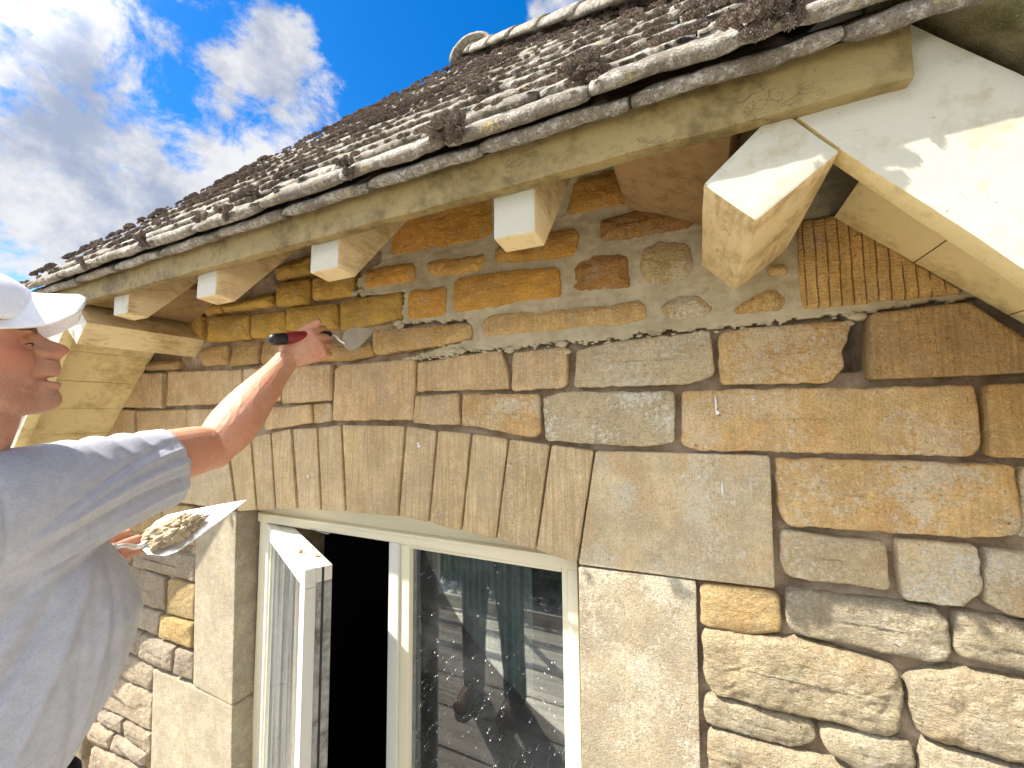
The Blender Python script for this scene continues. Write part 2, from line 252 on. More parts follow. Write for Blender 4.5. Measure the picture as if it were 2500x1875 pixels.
# ---------------------------------------------------------------- the cottage
cot=thing('stone_cottage','honey coloured stone cottage gable with cream timber eaves, mossy tiles and an open casement window','building',(-.965,0,-3.4))
def part(name,me,mat,parent,label=None,kind=None):
    o=link(name,me,None,mat,None,label,kind); o.parent=parent
    # parts keep world coordinates in their mesh
    off=Vector((0,0,0)); p=parent
    while p is not None: off+=Vector(p.location); p=p.parent
    o.location=-off if parent.type=='EMPTY' else (0,0,0)
    return o
CW=cot.location
STONES=[
('m',[(-0.863,0.696),(-0.517,0.679),(-0.514,0.524),(-0.546,0.516),(-0.891,0.524)]),
('m',[(-0.266,0.624),(-0.127,0.621),(-0.062,0.605),(-0.025,0.529),(-0.04,0.519),(-0.296,0.53)]),
('md',[(-0.205,0.493),(-0.109,0.508),(0.012,0.491),(0.015,0.432),(-0.068,0.434),(-0.207,0.44)]),
('my',[(-0.75,0.482),(-0.534,0.475),(-0.546,0.425),(-0.609,0.417),(-0.736,0.435)]),
('m',[(-0.504,0.478),(-0.373,0.49),(-0.274,0.49),(-0.259,0.467),(-0.27,0.417),(-0.407,0.423),(-0.504,0.437)]),
('m',[(-1.007,0.494),(-0.793,0.49),(-0.789,0.429),(-0.997,0.432)]),
('m',[(-0.641,0.409),(-0.463,0.406),(-0.316,0.391),(-0.308,0.311),(-0.414,0.314),(-0.584,0.306),(-0.647,0.314)]),
('md',[(-0.271,0.392),(-0.203,0.407),(-0.137,0.395),(-0.135,0.306),(-0.205,0.321),(-0.28,0.322)]),
('mg',[(-0.106,0.403),(-0.061,0.411),(-0.0,0.401),(0.01,0.355),(-0.004,0.313),(-0.086,0.307),(-0.11,0.343)]),
('m',[(-0.814,0.396),(-0.671,0.391),(-0.677,0.303),(-0.816,0.304)]),
('mw',[(-0.55,0.272),(-0.523,0.288),(-0.206,0.273),(-0.116,0.278),(-0.098,0.26),(-0.097,0.228),(-0.162,0.223),(-0.547,0.226)]),
('mg',[(-0.069,0.254),(-0.033,0.276),(0.018,0.274),(0.045,0.24),(0.031,0.22),(-0.047,0.218)]),
('mw',[(-0.957,0.285),(-0.584,0.27),(-0.578,0.226),(-0.687,0.213),(-0.955,0.202)]),
('mw',[(0.158,0.317),(0.189,0.31),(0.185,0.292),(0.155,0.295)]),
('mw',[(0.084,0.234),(0.12,0.253),(0.162,0.267),(0.185,0.24),(0.173,0.215),(0.086,0.219)]),
('o',[(-1.12,0.406),(-0.847,0.404),(-0.842,0.31),(-1.117,0.301)]),
('o',[(-1.389,0.415),(-1.129,0.4),(-1.119,0.308),(-1.392,0.325)]),
('o',[(-1.605,0.413),(-1.401,0.408),(-1.393,0.304),(-1.598,0.317)]),
('o',[(-1.879,0.435),(-1.613,0.414),(-1.604,0.312),(-1.89,0.325)]),
('o',[(-1.466,0.52),(-1.276,0.514),(-1.272,0.413),(-1.456,0.425)]),
('o',[(-1.259,0.511),(-1.054,0.5),(-1.048,0.414),(-1.255,0.425)]),
('o',[(-1.797,0.48),(-1.478,0.479),(-1.468,0.432),(-1.782,0.442)]),
('o',[(-1.935,0.501),(-1.809,0.488),(-1.8,0.444),(-1.93,0.446)]),
('o',[(-1.475,0.591),(-1.271,0.595),(-1.268,0.528),(-1.467,0.534)]),
('o',[(-2.076,0.446),(-1.95,0.455),(-1.934,0.343),(-2.031,0.381)]),
('og',[(-1.949,0.306),(-1.76,0.307),(-1.741,0.221),(-1.929,0.225)]),
('og',[(-1.709,0.292),(-1.672,0.306),(-1.549,0.302),(-1.55,0.211),(-1.74,0.212)]),
('og',[(-1.522,0.296),(-1.346,0.287),(-1.342,0.209),(-1.531,0.208)]),
('og',[(-1.276,0.269),(-0.97,0.249),(-0.96,0.204),(-1.05,0.191),(-1.273,0.2)]),
('og',[(-2.366,0.277),(-2.098,0.259),(-2.107,0.221),(-2.388,0.23)]),
('w',[(-2.463,0.222),(-2.229,0.21),(-2.211,0.051),(-2.564,0.06),(-2.517,0.131)]),
('w',[(-2.188,0.215),(-1.649,0.196),(-1.645,0.059),(-2.185,0.058)]),
('wo',[(-1.638,0.198),(-1.419,0.191),(-1.408,0.064),(-1.629,0.061)]),
('w',[(-1.401,0.191),(-1.15,0.185),(-1.143,0.057),(-1.398,0.052)]),
('w',[(-1.134,0.169),(-1.096,0.183),(-0.79,0.18),(-0.79,0.123),(-0.794,-0.009),(-1.137,-0.013)]),
('w',[(-0.782,0.169),(-0.491,0.186),(-0.477,0.139),(-0.466,0.074),(-0.781,0.076)]),
('w',[(-0.455,0.178),(-0.3,0.179),(-0.302,0.08),(-0.318,0.069),(-0.46,0.069)]),
('g',[(-0.276,0.166),(-0.187,0.179),(0.037,0.188),(0.039,0.087),(-0.006,0.068),(-0.284,0.07)]),
('wo',[(0.051,0.174),(0.066,0.186),(0.181,0.185),(0.291,0.182),(0.281,0.144),(0.269,0.119),(0.273,0.091),(0.247,0.06),(0.051,0.063)]),
('wx',[(0.315,0.192),(0.457,0.198),(0.501,0.147),(0.585,0.049),(0.586,0.066),(0.309,0.063)]),
('x',[(0.211,0.403),(0.279,0.406),(0.376,0.306),(0.459,0.214),(0.367,0.214),(0.211,0.214),(0.207,0.309)]),
('w',[(-2.687,0.048),(-2.46,0.045),(-2.438,-0.07),(-2.773,-0.074)]),
('w',[(-2.436,0.041),(-2.025,0.041),(-2.009,-0.055),(-2.423,-0.061)]),
('w',[(-2.012,0.041),(-1.581,0.041),(-1.576,-0.045),(-2.003,-0.055)]),
('w',[(-1.492,0.037),(-1.243,0.047),(-1.235,-0.018),(-1.487,-0.047)]),
('wo',[(-1.233,0.049),(-1.145,0.05),(-1.141,-0.01),(-1.228,-0.022)]),
('w',[(-0.788,0.065),(-0.631,0.067),(-0.626,-0.026),(-0.798,-0.022)]),
('wo',[(-0.618,0.065),(-0.377,0.058),(-0.377,-0.044),(-0.397,-0.058),(-0.621,-0.025)]),
('g',[(-0.369,0.047),(-0.313,0.061),(-0.045,0.052),(-0.047,-0.065),(-0.107,-0.077),(-0.363,-0.066)]),
('wo',[(-0.03,0.054),(0.227,0.051),(0.457,0.047),(0.462,-0.042),(0.459,-0.062),(0.445,-0.081),(-0.001,-0.082),(-0.034,-0.068)]),
('x',[(0.473,0.047),(0.58,0.047),(0.57,-0.082),(0.465,-0.081)]),
('fg',[(-0.231,-0.089),(0.137,-0.089),(0.134,-0.246),(0.133,-0.359),(-0.057,-0.365),(-0.281,-0.369)]),
('wo',[(0.147,-0.093),(0.498,-0.093),(0.496,-0.199),(0.489,-0.213),(0.426,-0.224),(0.159,-0.232),(0.146,-0.198)]),
('g',[(0.505,-0.095),(0.642,-0.097),(0.631,-0.223),(0.495,-0.218)]),
('g',[(0.149,-0.242),(0.316,-0.247),(0.318,-0.305),(0.316,-0.334),(0.155,-0.333),(0.143,-0.309)]),
('g',[(0.331,-0.238),(0.44,-0.235),(0.443,-0.291),(0.44,-0.314),(0.412,-0.345),(0.334,-0.348)]),
('g',[(0.454,-0.241),(0.569,-0.246),(0.56,-0.356),(0.47,-0.35),(0.445,-0.333)]),
('ry',[(-0.008,-0.373),(0.114,-0.364),(0.14,-0.372),(0.142,-0.447),(0.08,-0.464),(-0.012,-0.463)]),
('r',[(0.15,-0.358),(0.378,-0.354),(0.397,-0.37),(0.396,-0.432),(0.371,-0.453),(0.159,-0.443),(0.147,-0.418)]),
('r',[(0.404,-0.353),(0.553,-0.36),(0.546,-0.454),(0.481,-0.437),(0.399,-0.433)]),
('rr',[(-0.009,-0.467),(0.165,-0.454),(0.317,-0.47),(0.326,-0.512),(0.313,-0.575),(0.3,-0.594),(0.222,-0.594),(0.009,-0.596),(-0.009,-0.571)]),
('rr',[(0.33,-0.482),(0.399,-0.453),(0.546,-0.454),(0.535,-0.592),(0.47,-0.585),(0.34,-0.58),(0.329,-0.535)]),
('r',[(-0.01,-0.604),(0.187,-0.604),(0.189,-0.641),(0.15,-0.667),(-0.013,-0.666)]),
('r',[(0.195,-0.604),(0.331,-0.592),(0.333,-0.644),(0.248,-0.671),(0.195,-0.646)]),
('rr',[(-0.006,-0.673),(0.199,-0.667),(0.248,-0.68),(0.243,-0.752),(-0.01,-0.779)]),
('r',[(0.343,-0.588),(0.534,-0.598),(0.528,-0.675),(0.276,-0.705),(0.254,-0.681),(0.336,-0.648)]),
('fj',[(-0.281,-0.375),(-0.016,-0.368),(-0.028,-0.976),(-0.285,-1.086)]),
('fl',[(-1.907,-0.373),(-1.64,-0.362),(-1.615,-1.065),(-1.865,-1.058)]),
('fl',[(-2.157,-1.065),(-1.873,-1.065),(-1.614,-1.068),(-1.577,-1.775),(-2.107,-1.841)]),
('wl',[(-2.156,-0.366),(-1.913,-0.373),(-1.905,-0.526),(-2.149,-0.516)]),
('wl',[(-2.436,-0.367),(-2.172,-0.367),(-2.165,-0.518),(-2.455,-0.514)]),
('rl',[(-2.373,-0.575),(-1.901,-0.57),(-1.892,-0.666),(-2.383,-0.673)]),
('rl',[(-2.464,-0.671),(-2.112,-0.684),(-2.098,-0.818),(-2.474,-0.828)]),
('ryl',[(-2.086,-0.683),(-1.891,-0.676),(-1.884,-0.817),(-2.078,-0.825)]),
('rl',[(-2.334,-0.836),(-2.14,-0.836),(-2.144,-0.926),(-2.343,-0.929)]),
('ryl',[(-2.13,-0.841),(-1.886,-0.824),(-1.883,-0.921),(-2.127,-0.93)]),
('rl',[(-2.429,-0.938),(-2.272,-0.943),(-2.288,-1.041),(-2.451,-1.059)]),
('rl',[(-2.258,-0.943),(-2.01,-0.944),(-2.018,-1.044),(-2.28,-1.046)]),
('rl',[(-2.001,-0.947),(-1.876,-0.936),(-1.872,-1.044),(-2.003,-1.045)]),
('rl',[(-2.42,-1.063),(-2.158,-1.062),(-2.166,-1.158),(-2.455,-1.166)]),
('rl',[(-2.475,-1.179),(-2.159,-1.166),(-2.155,-1.316),(-2.604,-1.336)]),
('rl',[(-2.592,-1.34),(-2.398,-1.339),(-2.405,-1.401),(-2.625,-1.409)]),
('rl',[(-2.38,-1.342),(-2.157,-1.326),(-2.157,-1.412),(-2.368,-1.403)]),
('rl',[(-2.662,-1.431),(-2.464,-1.422),(-2.488,-1.492),(-2.692,-1.507)]),
('rl',[(-2.453,-1.422),(-2.173,-1.412),(-2.195,-1.473),(-2.474,-1.491)]),
('rl',[(-2.624,-1.52),(-2.206,-1.491),(-2.22,-1.619),(-2.655,-1.661)]),
('rl',[(-3.142,-1.315),(-2.649,-1.306),(-2.652,-1.417),(-3.216,-1.457)]),
('rl',[(-2.896,-1.099),(-2.485,-1.084),(-2.509,-1.18),(-2.923,-1.207)]),
('rl',[(-2.837,-0.91),(-2.479,-0.902),(-2.472,-1.037),(-2.857,-1.062)]),
('rl',[(-2.838,-0.631),(-2.508,-0.629),(-2.502,-0.814),(-2.851,-0.823)]),
('rl',[(-3.163,-1.467),(-2.709,-1.452),(-2.723,-1.621),(-3.226,-1.664)]),
('f',[(-1.704,-0.105),(-1.576,-0.074),(-1.523,-0.345),(-1.631,-0.359)]),
('f',[(-1.563,-0.074),(-1.459,-0.057),(-1.415,-0.333),(-1.511,-0.343)]),
('f',[(-1.447,-0.057),(-1.345,-0.041),(-1.301,-0.321),(-1.404,-0.332)]),
('f',[(-1.334,-0.041),(-1.215,-0.037),(-1.183,-0.317),(-1.29,-0.32)]),
('f',[(-1.204,-0.037),(-1.099,-0.026),(-1.069,-0.31),(-1.173,-0.316)]),
('f',[(-1.089,-0.026),(-0.827,-0.029),(-0.852,-0.305),(-1.059,-0.31)]),
('f',[(-0.818,-0.029),(-0.708,-0.043),(-0.736,-0.312),(-0.843,-0.304)]),
('f',[(-0.7,-0.043),(-0.59,-0.05),(-0.624,-0.324),(-0.728,-0.312)]),
('f',[(-0.583,-0.05),(-0.472,-0.064),(-0.512,-0.335),(-0.617,-0.324)]),
('f',[(-0.466,-0.064),(-0.352,-0.077),(-0.397,-0.349),(-0.506,-0.334)]),
('f',[(-0.346,-0.077),(-0.236,-0.089),(-0.286,-0.367),(-0.391,-0.348)]),
('fk',[(-2.086,-0.188),(-1.722,-0.106),(-1.646,-0.358),(-2.167,-0.356)]),
]

def outline(poly,r,seg,rag,seed,ragf=55):
    n=len(poly); pts=[]
    for i in range(n):
        a,b,c=[Vector((*poly[(i+k)%n],0)) for k in (-1,0,1)]
        la,lc=(a-b).length,(c-b).length; rr=min(r,la*.38,lc*.38)
        p=b+(a-b).normalized()*rr; q=b+(c-b).normalized()*rr
        for k in range(7):
            u=k/6; pts.append(p*(1-u)**2+b*2*u*(1-u)+q*u*u)
    # resample evenly
    L=[0]
    for i in range(len(pts)): L.append(L[-1]+(pts[(i+1)%len(pts)]-pts[i]).length)
    N=max(40,min(190,int(L[-1]/seg))); res=[]; j=0
    for k in range(N):
        s=L[-1]*k/N
        while L[j+1]<s: j+=1
        u=(s-L[j])/max(1e-9,L[j+1]-L[j]); res.append(pts[j]*(1-u)+pts[(j+1)%len(pts)]*u)
    cen=sum(res,Vector((0,0,0)))/N; out=[]
    for i,p in enumerate(res):
        t=(res[(i+1)%N]-res[i-1]).normalized(); nr=Vector((t.y,-t.x,0))
        if nr.dot(p-cen)<0: nr=-nr
        q=Vector((p.x*1.0+seed*7.7,0,p.y))
        d=noise.noise(q*14)*.9+noise.noise(q*ragf)*.8+noise.noise(q*ragf*2.6)*.4
        out.append((p+nr*d*rag,nr))
    return out,cen
def stone(poly,y0=0.,depth=.05,r=.012,rag=.002,bev=.008,bulge=.004,rough=.001,seed=0,seg=.006,ragf=55):
    out,cen=outline(poly,r,seg,rag,seed,ragf); N=len(out)
    P=[p for p,_ in out]; xs=[p.x for p in P]; ys=[p.y for p in P]
    Lx,Ly=max(xs)-min(xs),max(ys)-min(ys)
    if Lx>=Ly: ax=Vector((1,0,0)); hl=(Lx-Ly)/2*.92; hw=Ly/2
    else: ax=Vector((0,1,0)); hl=(Ly-Lx)/2*.92; hw=Lx/2
    mid=Vector(((max(xs)+min(xs))/2,(max(ys)+min(ys))/2,0))
    med=[mid+ax*max(-hl,min(hl,(p-mid).dot(ax))) for p in P]
    verts=[];rings=[]
    def ring(f): rings.append(len(verts)); verts.extend(f(i) for i in range(N))
    ring(lambda i:(P[i].x,y0+depth,P[i].y))
    ring(lambda i:(P[i].x,y0+bev*1.0,P[i].y))
    nb=3
    for k in range(1,nb+1):
        a=k/nb*math.pi/2
        ring(lambda i:(lambda q:(q.x,y0+bev*(1-math.sin(a)),q.y))(P[i]-out[i][1]*bev*(1-math.cos(a))))
    nr=max(4,int(hw/ (seg*1.15)))
    for k in range(1,nr+1):
        s=k/nr*.985
        def f(i):
            e=P[i]-out[i][1]*bev; q=e.lerp(med[i],s); return (q.x,y0,q.y)
        ring(f)
    vs=[]
    for idx,(x,y,z) in enumerate(verts):
        ri=idx//N
        if ri>=2:
            k=max(0,ri-1-nb)/nr; q=Vector((x+seed*1.9,seed*.37,z))
            fade=min(1,.25+ (ri-1)/4)
            d=bulge*(1-(1-min(1,k*1.3))**2.2)
            if rough:
                q2=q+noise.noise_vector(q*9)*.02
                d+=rough*fade*(noise.fractal(q*11,.8,2.2,4)*.8+.55*(.35-abs(noise.noise(Vector((q2.x*20,q2.y*3,q2.z*42)))))+.35*(.3-abs(noise.noise(q2*62)))+.22*noise.noise(q*125))
            y-=d
        vs.append((x,y,z))
    faces=[]
    for a,b in zip(rings[:-1],rings[1:]):
        for i in range(N):
            j=(i+1)%N; faces.append((a+i,a+j,b+j,b+i))
    faces.append(tuple(rings[-1]+i for i in range(N)))
    me=mesh(vs,faces); fix_normals(me); return me
PAL={ # col, (lichen,tool marks,stain), y0, r, rag, bev, bulge, rough
 'm':((0.652,0.354,0.072),(.04,.35,0.45),-.0030,.020,.0042,.005,.007,.0055),
 'md':((0.457,0.237,0.066),(.10,.1,.6),-.0030,.018,.0050,.005,.006,.0085),
 'my':((0.718,0.429,0.121),(.02,.2,.3),-.0030,.018,.0035,.005,.006,.0045),
 'mg':((0.581,0.429,0.206),(.45,.1,.4),-.0030,.026,.0045,.006,.007,.0065),
 'mw':((0.626,0.421,0.173),(.12,.7,.4),-.0030,.020,.0040,.005,.005,.0035),
 'o':((0.607,0.384,0.083),(.03,.35,0.35),.000,.016,.0028,.010,.008,.0055),
 'og':((0.521,0.342,0.136),(.08,.4,.4),.000,.018,.0028,.010,.008,.0050),
 'w':((0.726,0.526,0.286),(.16,.75,.22),.000,0.01,0.0034,0.006,0.002,.0022),  # wall and arch stones coloured lighter to lift the shade on them
 'wo':((0.717,0.491,0.219),(.42,.45,.55),.000,0.01,0.0034,0.006,0.002,.0026),
 'wx':((0.553,0.372,0.159),(.05,.9,.5),-.012,.008,.0014,.006,.001,.0012),
 'x':((0.591,0.384,0.148),(.03,.55,.45),-.004,.009,.0020,.006,.002,.0020),
 'g':((0.679,0.558,0.351),(.85,.1,.30),.000,0.01,0.0034,0.006,0.002,.0034),
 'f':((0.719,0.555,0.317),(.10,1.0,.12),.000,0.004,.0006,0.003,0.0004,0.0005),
 'fk':((0.618,0.489,0.295),(.30,.5,.2),.000,.003,.0006,.002,.0004,.0006),
 'fg':((0.691,0.557,0.336),(.75,.35,.45),.000,.004,.0007,.0025,.0004,.0008),
 'fj':((0.423,0.364,0.268),(.45,.05,.2),.001,.003,.0006,.002,.0004,.0008),  # sunlit jamb, quoin and lower stones coloured darker to even the light
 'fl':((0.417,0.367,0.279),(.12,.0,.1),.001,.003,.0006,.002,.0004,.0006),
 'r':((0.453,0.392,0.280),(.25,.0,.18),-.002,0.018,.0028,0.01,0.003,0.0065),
 'ry':((0.526,0.374,0.170),(.10,.0,.35),-.002,0.016,.0024,0.009,0.003,0.0045),
 'rr':((0.472,0.396,0.266),(.15,.0,.35),-.006,0.02,.0034,0.01,0.005,0.0095),
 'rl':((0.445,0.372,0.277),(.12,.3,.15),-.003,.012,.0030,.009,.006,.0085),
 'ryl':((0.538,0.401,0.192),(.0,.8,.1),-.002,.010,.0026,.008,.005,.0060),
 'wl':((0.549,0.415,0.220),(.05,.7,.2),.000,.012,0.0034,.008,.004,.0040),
}
random.seed(4)
wall=part('gable_wall',mesh([(0,0,0)],[]),None,cot)
wall.parent=cot
def wallgrid(x0,x1,z0,z1,st,fn,skip):
    nx,nz=int((x1-x0)/st),int((z1-z0)/st); idx={};V=[];F=[]
    for j in range(nz+1):
        for i in range(nx+1):
            x,z=x0+i*st,z0+j*st; idx[i,j]=len(V); V.append((x,fn(x,z),z))
    for j in range(nz):
        for i in range(nx):
            cx,cz=x0+(i+.5)*st,z0+(j+.5)*st
            if not skip(cx,cz): F.append((idx[i,j],idx[i+1,j],idx[i+1,j+1],idx[i,j+1]))
    me=mesh(V,F); bm=bmesh.new(); bm.from_mesh(me)
    bmesh.ops.delete(bm,geom=[v for v in bm.verts if not v.link_faces],context='VERTS'); bm.to_mesh(me); bm.free(); return me
def gable_top(x): return .398-(abs(x+.965)-1.29)*1.0 if abs(x+.965)>1.29 else 9
def arch_z(x):   # soffit of the flat arch
    pts=[(-1.70,-.359),(-1.634,-.352),(-1.513,-.338),(-1.406,-.326),(-1.299,-.316),(-1.175,-.309),(-1.061,-.305),(-.85,-.300),(-.735,-.307),(-.622,-.318),(-.511,-.329),(-.396,-.343),(-.285,-.362),(-.2,-.362)]
    for (a,b),(c,d) in zip(pts[:-1],pts[1:]):
        if a<=x<=c: return b+(d-b)*(x-a)/(c-a)
    return -.36
def mort(x,z):
    q=Vector((x,.3,z)); return .026+.008*noise.noise(q*22)+.004*noise.noise(q*60)+(.08 if .272<x<.318 and .085<z<.19 else 0)
old=wallgrid(-3.0,1.3,-2.1,.66,.010,mort,lambda x,z:z>gable_top(x)+.01 or (-1.66<x<-.27 and -1.62<z<-.31))
bpy.data.objects.remove(wall)
wall=part('gable_wall',old,M['old_mortar'],cot,'recessed brown mortar bed behind the stones')
# deep wall body with the window opening
def wb(x0,x1,z0,z1,y0=.05,y1=.42): return box(x0,x1,y0,y1,z0,z1,0)
for i,(a,b,c_,d) in enumerate([(-3.0,-1.645,-3.4,-.37),(-.285,1.3,-3.4,-.37),(-1.645,-.285,-3.4,-1.62)]):
    part('wall_core',wb(a,b,c_,d),M['old_mortar'],cot,kind='stuff')
part('wall_core',prism([(-2.85,-.37),(-2.85,-.17),(-2.24,.40),(-2.24,.62),(.31,.62),(.31,.40),(.92,-.17),(.92,-.37)],'y',.10,.42,0),M['old_mortar'],cot,kind='stuff')
SM=M['stone']
LB={'fg':'large square dressed block at the right end of the window arch','x':None,'md':None}
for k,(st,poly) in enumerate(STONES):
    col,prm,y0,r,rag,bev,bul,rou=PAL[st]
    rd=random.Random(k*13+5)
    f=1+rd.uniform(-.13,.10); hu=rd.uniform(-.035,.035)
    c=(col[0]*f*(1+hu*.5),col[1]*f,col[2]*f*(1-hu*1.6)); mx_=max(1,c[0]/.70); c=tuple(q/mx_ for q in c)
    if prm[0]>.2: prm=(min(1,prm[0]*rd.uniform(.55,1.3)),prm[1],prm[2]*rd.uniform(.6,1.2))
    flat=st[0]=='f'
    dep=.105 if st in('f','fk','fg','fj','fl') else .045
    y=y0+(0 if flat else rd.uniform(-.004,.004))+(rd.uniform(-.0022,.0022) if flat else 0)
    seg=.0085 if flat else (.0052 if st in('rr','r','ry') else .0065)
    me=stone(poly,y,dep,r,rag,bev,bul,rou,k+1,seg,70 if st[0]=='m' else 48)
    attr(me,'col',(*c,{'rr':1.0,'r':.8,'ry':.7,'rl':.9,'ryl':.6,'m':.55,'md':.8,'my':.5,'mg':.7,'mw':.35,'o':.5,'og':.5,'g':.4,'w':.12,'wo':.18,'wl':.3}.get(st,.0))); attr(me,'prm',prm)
    nm='voussoir' if st=='f' else ('jamb_stone' if st in('fj','fl') else 'stone')
    part(nm,me,M['ribbed'] if (st=='x' and poly[0][0]<.3) else SM,wall,'wedge shaped stone with sawn vertical ribs' if (st=='x' and poly[0][0]<.3) else LB.get(st))
# the coursed rubble carries on below and beside the parts traced above
rq=random.Random(21)
def fill(x0,x1,z0,z1,st):
    z=z1
    while z>z0:
        hgt=rq.uniform(.085,.15); x=x0+rq.uniform(-.05,0)
        while x<x1:
            L=rq.uniform(.13,.42); a=max(x,x0); bq=min(x+L,x1)
            if bq-a>.07 and z-hgt>z0-.05:
                q=lambda: rq.uniform(-.006,.006); col,prm,y0,r,rag,bev,bul,rou=PAL[st]; f=rq.uniform(.88,1.1)
                me=stone([(a+.006,z-.006+q()),(bq-.006,z-.006+q()),(bq-.006+q(),z-hgt+.006+q()),(a+.006+q(),z-hgt+.006+q())],y0+rq.uniform(-.004,.004),.045,r,rag,bev,bul,rou,rq.randrange(900),.013,48)
                attr(me,'col',(col[0]*f,col[1]*f,col[2]*f,.8)); attr(me,'prm',prm); part('stone',me,SM,wall)
            x+=L
        z-=hgt
fill(.56,1.02,-1.5,-.24,'r'); fill(.0,.56,-1.6,-.79,'r'); fill(.62,.90,-.22,.04,'w'); fill(-2.86,-2.13,-1.95,-1.68,'rl')
# dribbles of white paint on the stones
pw=simple('spilt_paint',(.80,.79,.76),.5)
def splat(x,z,w_,h_,sd,y=-.0075):
    n=22; V=[];rr=random.Random(sd)
    for i in range(n):
        a=6.283*i/n; k=1+.22*math.sin(a*3+sd)+.12*math.sin(a*5+sd*2); V.append((x+math.cos(a)*w_*k*(1 if math.sin(a)>-.3 else .7),y,z+math.sin(a)*h_*k))
    V+=[(v[0],y+.006,v[2]) for v in V]
    me=mesh(V,[tuple(range(n))]+[(i,n+i,n+(i+1)%n,(i+1)%n) for i in range(n)]); fix_normals(me); part('paint_splash',me,pw,wall)
splat(.040,.020,.0022,.020,1,-.0105);splat(.043,.002,.0030,.004,2,-.0105);splat(.112,.030,.0030,.0018,3,-.0105)
splat(.045,-.165,.0022,.016,4,-.0035);splat(-.768,-.090,.0055,.0045,5,-.0028);splat(-1.245,-.205,.0035,.0065,6,-.0028);splat(-.772,-.082,.0035,.004,7,-.0028)
# saw-cut grooves of the triangular skewback are dark lines and bump in its material
# fresh pointing: a skim filling the joints of the upper courses
FM=[(-.93,.70),(.30,.70),(.50,.22),(.44,.205),(.30,.198),(.20,.196),(.06,.190),(-.05,.196),(-.19,.186),(-.26,.186),(-.31,.196),(-.44,.186),(-.60,.190),(-.70,.176),(-.86,.180),(-.70,.205),(-.585,.224),(-.60,.285),(-.84,.296),(-.835,.40),(-1.02,.410),(-1.035,.47),(-.93,.52)]
def inside(x,z,poly):
    c=False;n=len(poly);j=n-1
    for i in range(n):
        xi,zi=poly[i];xj,zj=poly[j]
        if (zi>z)!=(zj>z) and x<(xj-xi)*(z-zi)/(zj-zi)+xi: c=not c
        j=i
    return c
fmset=set()
def fmfn(x,z):
    q=Vector((x,.9,z)); return .0015+.0030*noise.noise(q*16)+.0016*noise.noise(q*48)+.0012*noise.noise(Vector((x*22,1,z*95)))
def fmskip(x,z):
    q=Vector((x,0,z))
    dx=noise.noise(q*30)*.007+noise.noise(q*85)*.007; dz=noise.noise(q*30+Vector((9,0,0)))*.008+noise.noise(q*90+Vector((3,0,0)))*.008
    return not inside(x+dx,z+dz,FM)
fm=wallgrid(-1.06,.52,.16,.66,.0045,fmfn,fmskip)
# curl the free edge back so the skim has thickness
bm=bmesh.new(); bm.from_mesh(fm); ed=[e for e in bm.edges if e.is_boundary]
g=bmesh.ops.extrude_edge_only(bm,edges=ed)
for v in [v for v in g['geom'] if isinstance(v,bmesh.types.BMVert)]: v.co.y+=.016
bmesh.ops.recalc_face_normals(bm,faces=bm.faces); bm.to_mesh(fm); bm.free()
fm.polygons.foreach_set('use_smooth',[True]*len(fm.polygons))
part('fresh_pointing',fm,M['fresh_mortar'],wall,'smooth grey buff lime mortar newly pointed between the upper stones')
# crumbs of mortar squeezed over the lower edge of the pointing
def blob(c,r,seed,sub=2,sq=(1,.5,1)):
    bm=bmesh.new(); bmesh.ops.create_icosphere(bm,subdivisions=sub,radius=1)
    for v in bm.verts:
        d=1+.45*noise.noise(v.co*1.7+Vector((seed*3.3,0,0)))+.18*noise.noise(v.co*4.5+Vector((seed,0,0)))
        v.co=Vector((c[0]+v.co.x*r*d*sq[0],c[1]+v.co.y*r*d*sq[1],c[2]+v.co.z*r*d*sq[2]))
    return bm
def joinbm(bms):
    V=[];F=[]
    for b in bms:
        o=len(V); b.verts.ensure_lookup_table(); b.verts.index_update()
        V+= [tuple(v.co) for v in b.verts]; F+=[tuple(o+v.index for v in f.verts) for f in b.faces]; b.free()
    return mesh(V,F)
rd=random.Random(8); bl=[]
edge=[(-.86,.180),(-.70,.176),(-.60,.190),(-.44,.184),(-.31,.19),(-.19,.184),(-.05,.192),(.06,.188),(.20,.192),(.30,.196)]
for _ in range(70):
    i=rd.randrange(len(edge)-1); u=rd.random(); x=edge[i][0]*(1-u)+edge[i+1][0]*u; z=edge[i][1]*(1-u)+edge[i+1][1]*u
    bl.append(blob((x,.001,z+rd.uniform(-.007,.006)),rd.uniform(.002,.005),_,1,(1.6,.5,.8)))
for x,z,r in [(-.465,.182,.012),(-.315,.186,.013),(-.30,.165,.009),(.30,.19,.012),(.285,.178,.008),(-.86,.30,.013),(-.845,.29,.01),(-.85,.285,.01),(-1.05,.425,.014),(-1.02,.43,.012),(-.62,.192,.012),(-.65,.196,.01)]:
    bl.append(blob((x,.002,z),r,x*50,2,(1.3,.5,.8)))
part('mortar_crumb',joinbm(bl),M['fresh_mortar'],wall,kind='stuff')
